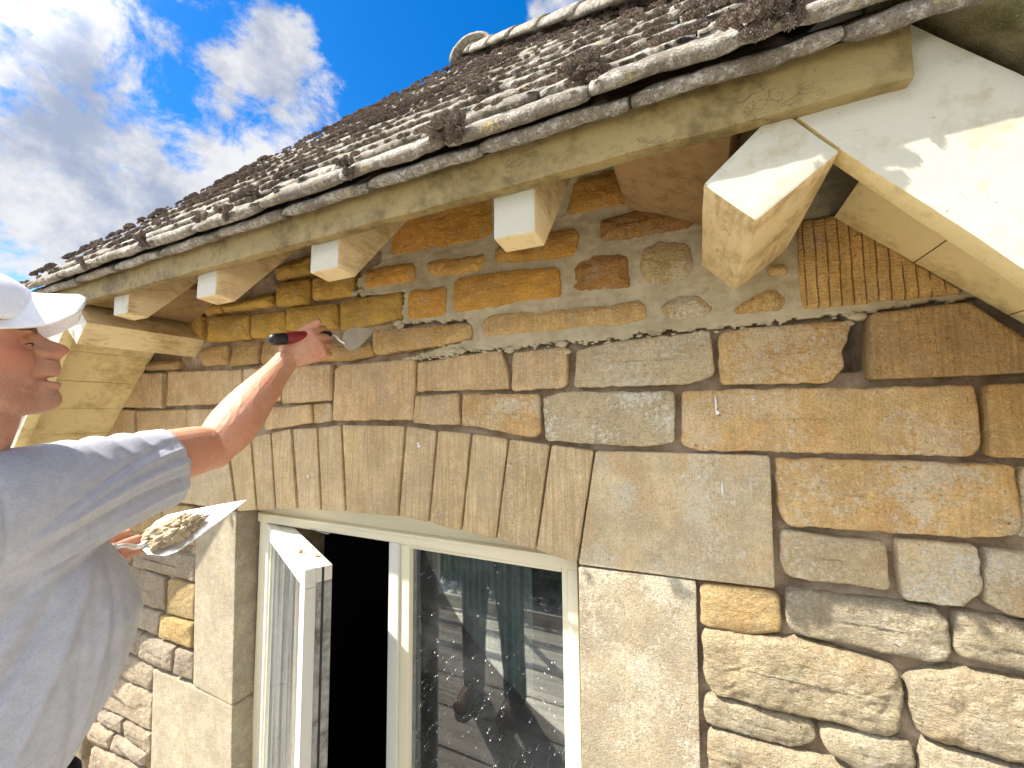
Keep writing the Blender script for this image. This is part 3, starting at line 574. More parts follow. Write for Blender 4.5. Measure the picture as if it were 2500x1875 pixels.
# ---------------------------------------------------------------- eaves
FX0,FX1=-2.19,.262
def plank(x0,x1,y0,y1,z0,z1,amp,seed,sub=.03): 
    return shade(prism([(x0,z0),(x1,z0),(x1,z1),(x0,z1)],'y',y0,y1,.003,sub,amp,seed),40)
fa=part('fascia_board',plank(FX0,FX1,-.372,-.347,.412,.486,.0022,1),M['fascia'],cot,'dirty olive cream fascia with blistered peeling paint')
part('fascia_strip',plank(FX0-.02,FX1+.0,-.383,-.350,.4895,.501,.0016,2),M['verge'],cot)
tailpoly=[(-.345,.50),(-.345,.348),(-.288,.343),(-.0,.69),(.05,.80),(-.1,.80)]
for k,(x,wd) in enumerate([(-1.784,.098),(-1.298,.090),(-.830,.090),(-.335,.084)]):
    dz=[.004,.0,.0,-.014][k]
    me=prism([(y,z+dz if z<.45 else z) for y,z in [(-.345,.50),(-.345,.346),(-.291,.340),(.012,.70),(.012,.80),(-.1,.80)]],'x',x,x+wd,.004,.02,.0016,k)
    me.materials.append(M['cream']); me.materials.append(M['white'])
    for p in me.polygons:
        if p.normal.y<-.8: p.material_index=1
    part('rafter_tail',shade(me,40),None,cot)
def mir(poly): return [(-1.93-x,z) for x,z in poly][::-1]
PB=[(.023,.344),(.088,.271),(.190,.347),(.125,.434)]
BB=[(.1265,.436),(.1915,.349),(.376,.126),(.95,-.54),(1.05,-.44),(.374,.379),(.262,.508),(.20,.56),(.12,.50)]
for s,(pp,bb) in enumerate(((PB,BB),(mir(PB),mir(BB)))):
    me=prism(pp,'y',-.353,.03,.005,.025,.0018,20+s); me.materials.append(M['cream']); me.materials.append(M['white'])
    for p in me.polygons:
        if p.normal.y<-.8: p.material_index=1
    part('purlin',shade(me,40),None,cot,'square purlin end set diagonally, white front and bare stained sides')
    me=prism(bb,'y',-.3515,-.315,.004,.03,.0016,30+s); me.materials.append(M['soffit']); me.materials.append(M['white'])
    for p in me.polygons:
        if p.normal.y<-.8: p.material_index=1
    part('bargeboard',shade(me,40),None,cot,'broad white bargeboard following the gable slope')
    # soffit boards between bargeboard and wall
    for k in range(9):
        a=.272+k*.118; b=a+.1165
        f=lambda x:.398-(x-.272)*.98
        sp=[(a,f(a)),(b,f(b)),(b+.014,f(b)+.014),(a+.014,f(a)+.014)]
        if s: sp=mir(sp)
        part('soffit_board',shade(prism(sp,'y',-.314,-.002,.0015,.05,.0008,40+k),40),M['soffit'],cot)
    lb=[(-.135,.510),(.066,.418),(.085,.45),(.085,.53),(-.135,.54)]
    if s: lb=mir(lb)
    part('ceiling_board',shade(prism(lb,'y',-.344,-.001,.002,.03,.0015,60+s),40),M['board'],cot)
    # rough mortared verge and stone undercloak above the bargeboard
    vb=[(.225,.515),(.2825,.515),(.46,.305),(1.1,-.40),(1.17,-.33),(.56,.335),(.34,.600),(.225,.60)]
    if s: vb=mir([(.30,.485),(.46,.305),(1.1,-.40),(1.17,-.33),(.56,.335),(.37,.50)])
    me=prism(vb,'y',-.395,-.30,.006,.012,.0085,70+s); part('verge',shade(me,60),M['verge'],cot,'mossy rough mortar bedding under the verge tiles')
# ---------------------------------------------------------------- roof tiles
rf=part('roof',mesh([(-2.42,-.36,.52),(.46,-.36,.52),(-.965,.80,1.86),(-.965,4.2,1.86),(-3.9,-.36,-1.05),(-3.9,4.2,-1.05),(1.95,-.36,-1.05),(1.95,4.2,-1.05)],[(0,1,2),(0,2,3,5,4),(1,6,7,3,2)],False),M['board'],cot)
PT=rad(50.3); ZT,YT=.499,-.434
XL,XR,XA=-2.36,.62,-.965  # right eave corner run out past view to shade the bargeboard
DM=1.155/math.cos(PT)
def tile_mesh(wd,ln,th,seed):
    nx,ny=15,13; bm=bmesh.new()
    # cross profile in the slope direction: nose rounded
    prof=[(0.012,-th),(0.003,-th*.8),(0,-th*.45),(.004,-th*.12),(.014,0)]+[(.014+(ln-.014)*k/7,0) for k in range(1,8)]
    V=[];F=[]
    for i in range(nx+1):
        x=-wd/2+wd*i/nx
        for (d,h) in prof:
            e=min(i,nx-i); dr=(.0035 if e==0 else (.0008 if e==1 else 0))
            q=Vector((x*14+seed*5,d*14,h*20)); nn=noise.noise(q)*.0035+noise.noise(q*3.1)*.0022+noise.noise(q*7)*.0012
            sg=noise.noise(Vector((x*9+seed*3,seed,0)))*.006+noise.noise(Vector((x*45+seed*3,seed,0)))*.0025
            V.append((x,d+(sg if d<.02 else 0)-(.0012*nn if d<.02 else 0),h+nn-dr*(1 if h>-th*.5 else -1)))
    m=len(prof)
    for i in range(nx):
        for j in range(m-1):
            a=i*m+j; F.append((a,a+m,a+m+1,a+1))
    # underside and sides
    o=len(V)
    for i in range(nx+1):
        x=-wd/2+wd*i/nx; V.append((x,ln,-th*.6))
    for i in range(nx):
        F.append((i*m,o+i,o+i+1,(i+1)*m)); F.append(((i+1)*m-1,(i+2)*m-1,o+i+1,o+i))
    F.append(tuple(range(0,m))+(o,)); F.append(tuple(nx*m+k for k in range(m))[::-1]+(o+nx,))
    me=mesh(V,F); fix_normals(me); return me
TW=.262; G=.108
tms=[tile_mesh(TW-.005,.15,.0225,i) for i in range(6)]
for t_ in tms: t_.materials.append(M['tile'])
rd=random.Random(3); tiles=[]
tilt=PT-rad(6.5)
def put_tile(x,d,sx,lift=0,extra=0):
    tm=rd.choice(tms); o=bpy.data.objects.new('roof_tile',tm); C.objects.link(o); o.parent=rf
    o.location=(x,YT+d*math.cos(PT)+extra,ZT+d*math.sin(PT)+lift+rd.uniform(-.003,.003))
    o.rotation_euler=(tilt+rd.uniform(-.02,.02),rd.uniform(-.012,.012),rd.uniform(-.012,.012)); o.scale=(sx,1,1); tiles.append((x,d,sx)); return o
row=0; d=0.
while d<DM-.05:
    a=XL+(XA-XL)*d/DM; b=XR+(XA-XR)*d/DM
    x=-2.62+(row%2)*TW/2+ (.03*math.sin(row*2.1))
    x+= .0
    while x<b+TW/2:
        l,r=max(x-TW/2,a-.03),min(x+TW/2,b+.03)
        if r-l>.05: put_tile((l+r)/2,d,(r-l)/TW)
        x+=TW
    d+=G; row+=1
# undercourse at the eave
x=-2.40
while x<.44:
    o=put_tile(x+.1,0,1.0,-.020,.024); o.rotation_euler[0]=tilt-.05; x+=TW
def vline(x): return .545-(x-.315)*1.13
for side in (0,1):
    for k in range(0 if side==0 else 3,9):
        a=.285+k*.105; b=a+.115
        vp=[(a,vline(a)+.004*(k%2)),(b,vline(b)+.010),(b+.022,vline(b)+.036),(a+.022,vline(a)+.034)]
        if side: vp=mir(vp)
        part('verge_tile',shade(prism(vp,'y',-.448,-.20,.006,.02,.004,80+k),50),M['tile'],rf)
# hip tiles: half-round bonnets down both hips, and the ridge end
def bonnet(L,r0,r1,th,seed):
    V=[];F=[];n=14;m=7
    for s in (0,1):
        for j in range(m+1):
            u=j/m; rr=(r0+(r1-r0)*u)-s*th
            for i in range(n+1):
                a=math.pi*(i/n)*1.0; q=Vector((math.cos(a)*2+seed,math.sin(a)*2,u*3)); k=rr+noise.noise(q)*.004+noise.noise(q*4)*.002
                V.append((math.cos(a)*k,u*L,math.sin(a)*k*.8))
    N=(n+1)*(m+1)
    for s in (0,1):
        for j in range(m):
            for i in range(n):
                a=s*N+j*(n+1)+i; F.append((a,a+1,a+n+2,a+n+1))
    for i in range(n):
        F.append((i,i+1,N+i+1,N+i)); e=m*(n+1); F.append((e+i,e+i+1,N+e+i+1,N+e+i))
    for j in range(m):
        for i in (0,n): a=j*(n+1)+i; F.append((a,a+n+1,N+a+n+1,N+a))
    me=mesh(V,F); fix_normals(me); me.materials.append(M['tile']); return me
bms=[bonnet(.30,.082,.072,.014,i*3) for i in range(3)]
bms2=[bonnet(.30,.125,.112,.016,i*3+50) for i in range(2)]
for side in (1,):
    A=Vector((XL if side==0 else XR,YT,ZT)); Bp=Vector((XA,YT+1.155,ZT+1.155*math.tan(PT))); dv=(Bp-A); n=int(dv.length/.255); dn=dv.normalized()
    up=Vector((0,0,1)); 
    for k in range(n+1):
        o=bpy.data.objects.new('hip_tile',rd.choice(bms)); C.objects.link(o); o.parent=rf
        o.location=A+dn*(k*.255+ (0.02 if side==0 else .06))+Vector((0,0,-.018)); yv=dn; xv=yv.cross(up).normalized(); zv=xv.cross(yv)
        Rm=Matrix((xv,yv,zv)).transposed(); o.rotation_euler=(Rm@Matrix.Rotation(rd.uniform(-.06,.06),3,'Y')).to_euler()
for k in range(8):
    o=bpy.data.objects.new('ridge_tile',bms2[k%2]); C.objects.link(o); o.parent=rf
    o.location=(XA,YT+1.07+k*.27,ZT+1.155*math.tan(PT)-.055)
for o in bpy.data.objects:
    if o.parent is rf: pass
# moss: thousands of small dry shoots grown in clumps in the laps between tiles
MVs=[];MFs=[];MTs=[];moff=0
rm=random.Random(11); rn=np.random.default_rng(5)
def clump1(c,r,nrm,flat):
    global moff
    nrm=nrm.normalized(); a=nrm.orthogonal().normalized(); b=nrm.cross(a); c=np.array(c); N_=np.array(nrm);A_=np.array(a);B_=np.array(b)
    K,J=9,4; ii=np.arange(K)/K*6.283; V=[];
    ph=rn.uniform(0,6.283,3)
    prof=[(1.0,-.12),(.93,.30),(.62,.52),(.25,.62)]
    for (q,hh) in prof:
        rr=r*q*(1+.18*np.sin(ii*2+ph[0])+.12*np.sin(ii*3+ph[1])); V.append(c+np.outer(np.cos(ii)*rr,A_)+np.outer(np.sin(ii)*rr,B_)+N_*hh*r*flat)
    V=np.concatenate(V); F=[[j*K+i,j*K+(i+1)%K,(j+1)*K+(i+1)%K,(j+1)*K+i] for j in range(J-1) for i in range(K)]+[[(J-1)*K+i for i in range(K)]]
    MVs.append(V); MTs.append(np.full(len(V),.05)); MFs.extend([[x+moff for x in f] for f in F]); moff+=len(V)
    n=int(3.1415*r*r*6.5e5)+10
    an=rn.uniform(0,6.283,n); q=np.sqrt(rn.random(n)); sw=1+.18*np.sin(an*2+ph[0])+.12*np.sin(an*3+ph[1])
    rad_=np.outer(np.cos(an),A_)+np.outer(np.sin(an),B_)
    base=c+rad_*(r*q*sw)[:,None]*.97+N_*((1-q**2.4)*.60*r*flat)[:,None]
    d=N_+rad_*(q*1.3)[:,None]+rn.uniform(-.75,.75,(n,3)); d/=np.linalg.norm(d,axis=1)[:,None]
    L=rn.uniform(.0022,.0058,n)*(1+.5*(r>.018)); w_=rn.uniform(.0005,.0011,n)
    sd=np.cross(d,rn.uniform(-1,1,(n,3))); sd/=np.linalg.norm(sd,axis=1)[:,None]; sd*=w_[:,None]
    P=np.stack([base-sd,base+sd,base+sd*.9+d*(L*.7)[:,None],base+d*L[:,None],base-sd*.9+d*(L*.7)[:,None]],1).reshape(-1,3)
    MVs.append(P); tp=rn.uniform(.2,1,n)**2; MTs.append(np.stack([tp*.1,tp*.1,tp*.8,tp,tp*.8],1).reshape(-1))
    o=moff+np.arange(n)*5; MFs.extend(np.stack([o,o+1,o+2,o+3,o+4],1).tolist()); moff+=5*n
def clump(cx,cy,cz,r,n,nrm,flat=.8):
    if r<.015: clump1((cx,cy,cz),r,nrm,flat*.8); return
    nn=nrm.normalized(); a=nn.orthogonal().normalized(); b=nn.cross(a)
    for k in range(int(4+r*160)):
        an=rm.uniform(0,6.283); q=math.sqrt(rm.random())*r*.85; rr=r*rm.uniform(.28,.52)
        c=Vector((cx,cy,cz))+Vector((1,0,0))*math.cos(an)*q*1.7+b*math.sin(an)*q*.6+nn*((1-(q/r)**2)*r*.30*flat)
        clump1(tuple(c),rr,nn+a*math.cos(an)*q/r+b*math.sin(an)*q/r,1.0)
NR=Vector((0,-math.sin(PT),math.cos(PT)))
def roofpt(x,d,h): return (x,YT+d*math.cos(PT)-math.sin(PT)*h,ZT+d*math.sin(PT)+math.cos(PT)*h)
for (x,d,sx) in tiles:
    if x<-2.5: continue
    dens=1.0 if d>.05 else .3
    for _ in range(int(15*dens*sx+rm.random())):
        xx=x+rm.uniform(-.5,.5)*TW*sx; dd=d+rm.choice([.0,.096,.100,.104])+rm.uniform(-.010,.010)
        big=noise.noise(Vector((xx*2.3,dd*2.3,4)))+.25*noise.noise(Vector((xx*8,dd*8,1)))
        if dd<.02 and rm.random()<.45: continue
        r=rm.uniform(.005,.010)+(max(0,big+.05)*.024)
        r=min(r,.020); p=roofpt(xx,dd,.004); clump(*p,r,int(30+r*4200),NR+Vector((0,-.3,.1)))
for x,dd,r in [(-.385,.0,.028),(-.375,.01,.024),(-.40,.06,.026),(-1.39,.0,.020),(-1.02,.0,.015),(.085,-.005,.026),(.10,.01,.024),(.075,-.015,.020),(.12,.05,.028),(-1.75,.0,.018),(-.15,.12,.028),(-.62,.0,.016)]:
    clump(*roofpt(x,dd,.008),r,260,NR+Vector((0,-.6,.0))); clump(*roofpt(x+.01,dd-.012,-.006),r*.75,160,Vector((0,-1,-.35)))
# moss on the ragged left edge and crest
for side,(xe) in enumerate((XL,XR)):
    n=75 if side==0 else 45
    for k in range(n):
        u=rm.random(); x=xe+(XA-xe)*u; dd=round(DM*u/G)*G+rm.uniform(-.02,.03); r=rm.choice((.010,.014,.018,.022))*rm.uniform(.8,1.2)
        s=1 if side==0 else -1
        clump(*roofpt(x+rm.uniform(-.03,.12)*s,dd,.006),r,0,NR+Vector((-s*.4,-.2,.4)))
mm=mesh(np.concatenate(MVs).tolist(),MFs,False); am=mm.attributes.new('tip','FLOAT','POINT'); am.data.foreach_set('value',np.concatenate(MTs).astype(np.float32))
part('moss',mm,M['moss'],rf,'dry brown moss tufts growing in the laps of the tiles','stuff')
# ---------------------------------------------------------------- window
win=part('window_frame',box(-1.612,-1.565,.078,.15,-1.62,-.40,.004),M['frame'],cot,'cream painted timber window frame')
def wpart(name,me,mat,label=None): return part(name,shade(me),mat,win,label)
ap=[(-1.63,-.372)]+[(-.30,-.372)]
top=[(x,arch_z(x)+.05) for x in (-.30,-.5,-.7,-.9,-1.1,-1.3,-1.5,-1.63)]
wpart('arch_infill',prism([(-1.64,-.377),(-.29,-.377)]+top,'y',.088,.14,.002,.05,.001,3),M['frame'])
wpart('frame_head',prism([(-1.62,-.414),(-.305,-.414),(-.305,-.3765),(-1.62,-.3765)],'y',.073,.15,.004,.06,.0006,4),M['frame'])
wpart('frame_lip',box(-1.60,-.312,.066,.076,-.3865,-.378,.002),M['frame'])
wpart('mullion',box(-.946,-.905,.074,.155,-1.60,-.4145,.004),M['casement'])
wpart('frame_jamb',box(-.335,-.306,.078,.15,-1.60,-.4145,.004),M['frame'])
wpart('frame_sill',box(-1.62,-.30,.03,.16,-1.66,-1.60,.006),M['frame'])
FL=[(-.9045,-.868,-1.60,-.4145),(-.352,-.3355,-1.60,-.4145)]
for a,b,c_,d_ in FL: wpart('fixed_light_stile',box(a,b,.083,.135,c_,d_,.003),M['frame'])
wpart('fixed_light_rail',box(-.867,-.3525,.083,.135,-.4275,-.4145,.003),M['frame'])
wpart('glazing_bead',box(-.867,-.857,.104,.121,-1.60,-.4280,.001),simple('spacer_grey',(.20,.21,.21),.4,.2))
def glass_material(name,dust_sheen,tint=(.93,.97,.95),sheen_streaks=False):
    m,t=newmat(name); v=t.n('ShaderNodeTexCoord').outputs['Object']
    fr=t.n('ShaderNodeFresnel',{'IOR':1.55}).outputs[0]
    fr2=t.math('MULTIPLY',fr,1.15,clamp=True)
    g=t.n('ShaderNodeBsdfGlossy',{'Color':(1,1,1,1),'Roughness':.012}); tr=t.n('ShaderNodeBsdfTransparent',{'Color':tint+(1,)})
    mx=t.n('ShaderNodeMixShader',{0:fr2,1:tr.outputs[0],2:g.outputs[0]})
    vo=t.n('ShaderNodeTexVoronoi',{'Vector':t.mapping(v,(1,1,.8),(0,0,0),(.0,.5,.0)),'Scale':125}); sel=t.n('ShaderNodeSeparateColor',{0:vo.outputs['Color']})
    grad=t.mr(t.n('ShaderNodeSeparateXYZ',{0:v}).outputs[2],-.55,-.85,0,1)
    thr=t.math('SUBTRACT',.975,t.math('MULTIPLY',grad,.10))
    rad_=t.math('MULTIPLY',sel.outputs[1],.22)
    spot=t.math('MULTIPLY',t.math('LESS_THAN',vo.outputs['Distance'],t.math('ADD',rad_,.05)),t.math('GREATER_THAN',sel.outputs[0],thr))
    film=t.mr(t.noise(v,5,6,.65,.8),.42,.75,.012,dust_sheen)
    if sheen_streaks: film=t.mr(t.noise(t.mapping(v,(28,28,1.2)),1,4,.55),.35,.7,.03,dust_sheen)  # pale upright streaks mixed in for the sky mirrored in the sash
    scr=t.noise(t.mapping(v,(60,60,420),(0,0,0),(0,.5,0)),1,2,.5); scm=t.mr(scr,.74,.78,0,.35)
    df=t.n('ShaderNodeBsdfDiffuse',{'Color':(.75,.77,.76,1)})
    f=t.math('MAXIMUM',t.math('MULTIPLY',spot,.9),t.math('MAXIMUM',film,t.math('MULTIPLY',scm,grad)),clamp=True)
    mo=t.n('ShaderNodeMixShader',{0:f,1:mx.outputs[0],2:df.outputs[0]}); t.n('ShaderNodeOutputMaterial',{0:mo.outputs[0]}); return m
GL=glass_material('dusty_glass',.05)
part('window_pane',box(-.866,-.354,.110,.114,-1.60,-.4285,0),GL,win,'dusty fixed pane with paint specks')
# open casement, hinged at the left jamb
cs=link('casement',shade(box(0,.64,0,.030,-.052,0,.003)),cot,M['casement'],None,'white casement standing open, weathered grey on its free edge')
cs.location=Vector((-1.566,.074,-.4155))-CW; cs.rotation_euler=(0,0,rad(-26.0))
def cpart(name,me,mat,label=None): return link(name,shade(me),cs,mat,None,label)
cpart('casement_stile',box(.587,.64,0,.030,-1.18,-.0525,.003),M['casement']); cpart('casement_stile',box(0,.052,0,.030,-1.18,-.0525,.003),M['casement'])
cpart('casement_rail',box(.0525,.5865,0,.030,-1.18,-1.12,.003),M['casement'])
cpart('inner_rail',box(.004,.632,.0305,.074,-.045,-.004,.002),M['casement']); cpart('inner_stile',box(.585,.632,.0305,.074,-1.18,-.0455,.002),M['edge']); cpart('inner_stile',box(.004,.050,.0305,.074,-1.18,-.0455,.002),M['casement'])
cpart('seal',box(.6325,.6345,.046,.052,-1.18,-.004,.0005),simple('black_rubber',(.02,.02,.02),.6))
cpart('glazing_bead',box(.5755,.5865,.008,.022,-1.12,-.0525,.001),M['frame']); cpart('glazing_bead',box(.0525,.064,.008,.022,-1.12,-.0525,.001),M['frame'])
cpart('casement_glass',box(.0645,.575,.012,.016,-1.12,-.0525,0),glass_material('casement_glass',.16,(.80,.86,.83),True))
met=simple('zinc_stay',(.50,.48,.48),.45,.7,.001,90)
for (a,b,z,h) in [((.02,.072),(.31,.150),-.002,.012),((.03,.080),(.16,.20),-.002,.012),((.10,.078),(.25,.12),.006,.010)]:
    A=Vector((*a,0));B=Vector((*b,0)); dd=(B-A); me=box(0,dd.length,-h/2,h/2,-.0015,.0015,.0005); o=cpart('friction_stay',me,met); o.location=(A.x,A.y,z); o.rotation_euler=(0,0,math.atan2(dd.y,dd.x))
rubble=simple('grit',(.50,.38,.22),.95,0,.003,120)
for i,(x,y,r) in enumerate([(.47,.022,.010),(.535,.055,.007),(.40,.05,.004),(.5,.06,.004)]):
    bm=blob((x,y,r*.4),r,i+2,2,(1.3,1,.5)); me=bpy.data.meshes.new('g'); bm.to_mesh(me); bm.free(); cpart('grit',me,rubble)
for z in (-.66,-.75):
    cpart('latch_keep',box(.6325,.640,.060,.068,z,z+.022,.002),M['white'])
# room behind the window: dark walls, curtain
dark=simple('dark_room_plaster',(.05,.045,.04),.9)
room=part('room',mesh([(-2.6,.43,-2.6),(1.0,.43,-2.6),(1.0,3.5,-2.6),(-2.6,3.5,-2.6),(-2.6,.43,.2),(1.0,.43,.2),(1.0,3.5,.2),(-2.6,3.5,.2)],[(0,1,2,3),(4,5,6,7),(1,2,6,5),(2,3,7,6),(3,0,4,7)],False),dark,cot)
cur=[];cf=[];n=90
for i in range(n+1):
    x=-.90+.40*i/n
    for z in (-1.62,-.36): cur.append((x,.245+.016*math.sin(i*.55)+.007*math.sin(i*1.7+1),z))
for i in range(n): cf.append((2*i,2*i+2,2*i+3,2*i+1))
part('curtain',mesh(cur,cf),simple('grey_curtain',(.20,.235,.225),.9,0,.001,300),cot,'grey curtain hanging in folds inside the window')

# ---------------------------------------------------------------- surroundings (behind the camera, seen in the glass)
gm=mortar_material('gravel',(.48,.43,.34),(.58,.53,.44),.01,6)
o=link('ground',mesh([(-400,-400,-3.9),(400,-400,-3.9),(400,400,-3.9),(-400,400,-3.9)],[(0,1,2,3)],False),None,gm,None,None,'structure')
bdm=[]
for i,c0 in enumerate([(.60,.55,.46),(.66,.61,.52),(.55,.50,.42)]):
    m,t=newmat('scaffold_timber'); v=t.n('ShaderNodeTexCoord').outputs['Object']
    a=t.noise(t.mapping(v,(1.5,30,30)),1,5,.6,.3); b=t.noise(v,5,4,.6)
    finish(t,t.mix(t.mr(a,.4,.62),c0,tuple(x*.6 for x in c0)),.85,t.bump(a,.4,.003),spec=.15); t; bdm.append(m)
DECK=-1.56
for k in range(6):
    y=-1.655+k*.235
    me=box(-3.4,1.6,y,y+.225,DECK-.038,DECK,.004); me.materials.append(bdm[k%3])
    me2=shade(me); me2.transform(Matrix.Translation((.9,-y,-DECK)))
    o=link('scaffold_board',me2,None,None,(-.9,y,DECK))
    wd=['nearest the wall','second from the wall','third from the wall','fourth from the wall','fifth from the wall','outermost, beside the guard rail'][5-k]
    o['label']='pale timber scaffold board of the working platform, '+wd; o['category']='scaffold board'; o['group']='boards of the working platform'
steel=simple('galvanised_tube',(.42,.43,.44),.4,.85,.0005,60)
def tube(a,b,r,seg=14):
    a,b=Vector(a),Vector(b); d=(b-a); bm=bmesh.new(); bmesh.ops.create_cone(bm,cap_ends=True,segments=seg,radius1=r,radius2=r,depth=d.length)
    me=bpy.data.meshes.new('t'); bm.to_mesh(me); bm.free(); me.transform(Matrix.Translation((a+b)/2)@d.to_track_quat('Z','Y').to_matrix().to_4x4()); return shade(me)
sc=thing('scaffold','galvanised tube scaffold with guard rails behind the working platform','scaffold',(-.9,-1.75,-3.9))
def spart(n,me,mat):
    o=link(n,me,None,mat); o.parent=sc; o.location=-Vector(sc.location)
for x in (-3.2,-1.5,1.2): spart('standard',tube((x,-1.75,-3.9),(x,-1.75,-.35),.024),steel)
for z in (-.55,-1.05): spart('guard_rail',tube((-3.4,-1.72,z),(1.6,-1.72,z),.024),steel)
for x in (-3.2,-1.5,1.2): spart('transom',tube((x,-1.85,DECK-.07),(x,-.1,DECK-.07),.024),steel)
for x in (-3.2,1.2): spart('standard',tube((x,-.25,-3.9),(x,-.25,DECK-.1),.024),steel)
spart('toe_board',box(-3.4,1.6,-1.69,-1.67,DECK+.002,DECK+.10,.003),bdm[1])
# hedge of trees across the garden
hv=[];hf=[];rh=random.Random(5)
for i in range(9000):
    x=rh.uniform(-14,12); zt=-1.5+.5*noise.noise(Vector((x*.35,0,0))); z=rh.uniform(-3.9,zt); y=-7.5+1.0*noise.noise(Vector((x*.6,z*.6,3)))+rh.uniform(-.5,.5)
    c=Vector((x,y,z)); n=Vector((rh.uniform(-1,1),rh.uniform(-.2,1.4),rh.uniform(-.3,1))).normalized(); a=n.orthogonal().normalized()*rh.uniform(.07,.15); b=n.cross(a)*.6
    o_=len(hv); hv+=[tuple(c-a),tuple(c+b),tuple(c+a),tuple(c-b)]; hf.append((o_,o_+1,o_+2,o_+3))
leaf=simple('hedge_leaf',(.055,.10,.03),.6,0,0,8,.3,.4)
h=link('hedge',mesh(hv,hf,False),None,leaf,None,'tall dark green garden hedge across the lawn, mirrored in the window','stuff')
h['category']='hedge'
core=link('hedge_core',shade(box(-14,12,-8.9,-8.1,-3.9,-1.8,.3)),h,simple('hedge_shade',(.015,.025,.01),.9),None,None)
# ---------------------------------------------------------------- the mason
F=Vector((.272,.962,0)); Lt=Vector((.962,-.272,0)); U=Vector((0,0,1))
NT0=Vector((-.907,-.717,.111))       # tip of the nose
def HW(s,t,z): return NT0+F*s+Lt*t+U*z
def interp(tab,z):
    if z<=tab[0][0]: return tab[0][1]
    for (a,b),(c,d) in zip(tab[:-1],tab[1:]):
        if z<=c:
            u=(z-a)/(c-a); u=u*u*(3-2*u)*.35+u*.65; return b+(d-b)*u
    return tab[-1][1]
PM=[(-.106,-.050),(-.104,-.0416),(-.1016,-.0266),(-.099,-.0195),(-.0947,-.0113),(-.0877,-.0045),(-.0816,-.0026),(-.0754,-.0030),(-.0694,-.0055),(-.0642,-.0080),(-.0597,-.0058),(-.0555,-.0045),(-.0525,-.0070),(-.0500,-.0205),(-.0455,-.0215),(-.0425,-.0090),(-.0380,-.0072),(-.0343,-.0066),(-.0299,-.0064),(-.0229,-.0078),(-.0190,-.0088),(-.0165,-.0078),(-.0113,-.0060),(-.0053,-.0008),(-.0015,.0012),(.0025,.0010),(.0061,-.0028),(.0090,-.0078),(.0105,-.0125),(.0142,-.0217),(.0190,-.0290),(.0240,-.0330),(.031,-.0345),(.042,-.036),(.055,-.041),(.075,-.056),(.095,-.080),(.115,-.11),(.125,-.13)]
PBs=[(-.106,-.060),(-.1016,-.040),(-.0947,-.031),(-.0816,-.025),(-.06,-.023),(-.045,-.023),(-.03,-.024),(-.0165,-.028),(-.005,-.034),(.005,-.0375),(.02,-.0400),(.03,-.0385),(.042,-.0385),(.055,-.044),(.075,-.059),(.095,-.083),(.115,-.113),(.125,-.133)]
WT=[(-.106,.036),(-.1035,.044),(-.0965,.051),(-.085,.055),(-.06,.060),(-.04,.064),(-.01,.069),(.02,.071),(.04,.071),(.06,.069),(.09,.056),(.115,.035),(.125,.02)]
BK=[(-.106,-.13),(-.09,-.145),(-.06,-.165),(-.02,-.190),(.03,-.200),(.07,-.192),(.09,-.18),(.115,-.155),(.125,-.14)]
def head_mesh():
    rows=[]; z=-.106
    while z<=.1241: rows.append(z); z+=.00145
    N=150; V=[];Fc=[]
    for z in rows:
        pf,pb,wd,bk=interp(PM,z),interp(PBs,z),interp(WT,z),interp(BK,z)
        sc_=-.098; nz=max(0,min(1,(z+.018)/.006))*max(0,min(1,(.03-z)/.01))
        for i in range(N):
            u=i/N*2-1; a=math.pi*math.copysign(abs(u)**1.35,u)
            c,s=math.cos(a),math.sin(a)
            af=(pb-sc_) if c>0 else (sc_-bk)
            pw=.80 if c>0 else 1.0
            S=sc_+math.copysign(abs(c)**pw,c)*af; T=wd*math.copysign(abs(s)**.92,s)
            if c>0:
                bumpv=pf-pb
                if z>-.018:    # nose: narrow bridge, wider wings
                    sg=.0085+.0075*math.exp(-((z+.006)/.009)**2)
                elif z>-.058: sg=.0235-.004*abs(z+.047)/.02
                else: sg=.021
                S+=bumpv*math.exp(-(T/sg)**2 if z>-.018 else -(T/sg)**4)
                # nostril wing
                S+=.0060*math.exp(-((abs(T)-.0155)/.0055)**2-((z+.0100)/.0065)**2)
                # eye socket, brow ridge, cheek bone, nasolabial fold
                S-=.0095*math.exp(-((abs(T)-.029)/.014)**2-((z-.004)/.0090)**2)
                S+=.0050*math.exp(-((abs(T)-.030)/.018)**2-((z-.021)/.007)**2)
                k=1+.055*math.exp(-((abs(T)-.052)/.02)**2-((z+.010)/.016)**2)-.035*math.exp(-((abs(T)-.050)/.02)**2-((z+.050)/.02)**2); T*=k
                dl=abs(abs(T)-(.024+.35*max(0,-z-.008)))
                if -.050<z<-.008: S-=.0022*math.exp(-(dl/.0035)**2)
                # mouth corner pull
                S-=.004*math.exp(-((abs(T)-.025)/.006)**2-((z+.0490)/.006)**2)
            V.append(tuple(HW(S,T,z)))
    m=len(rows)
    for j in range(m-1):
        for i in range(N):
            k=(i+1)%N; Fc.append((j*N+i,j*N+k,(j+1)*N+k,(j+1)*N+i))
    Fc.append(tuple(range(N))[::-1]); Fc.append(tuple((m-1)*N+i for i in range(N)))
    return V,Fc
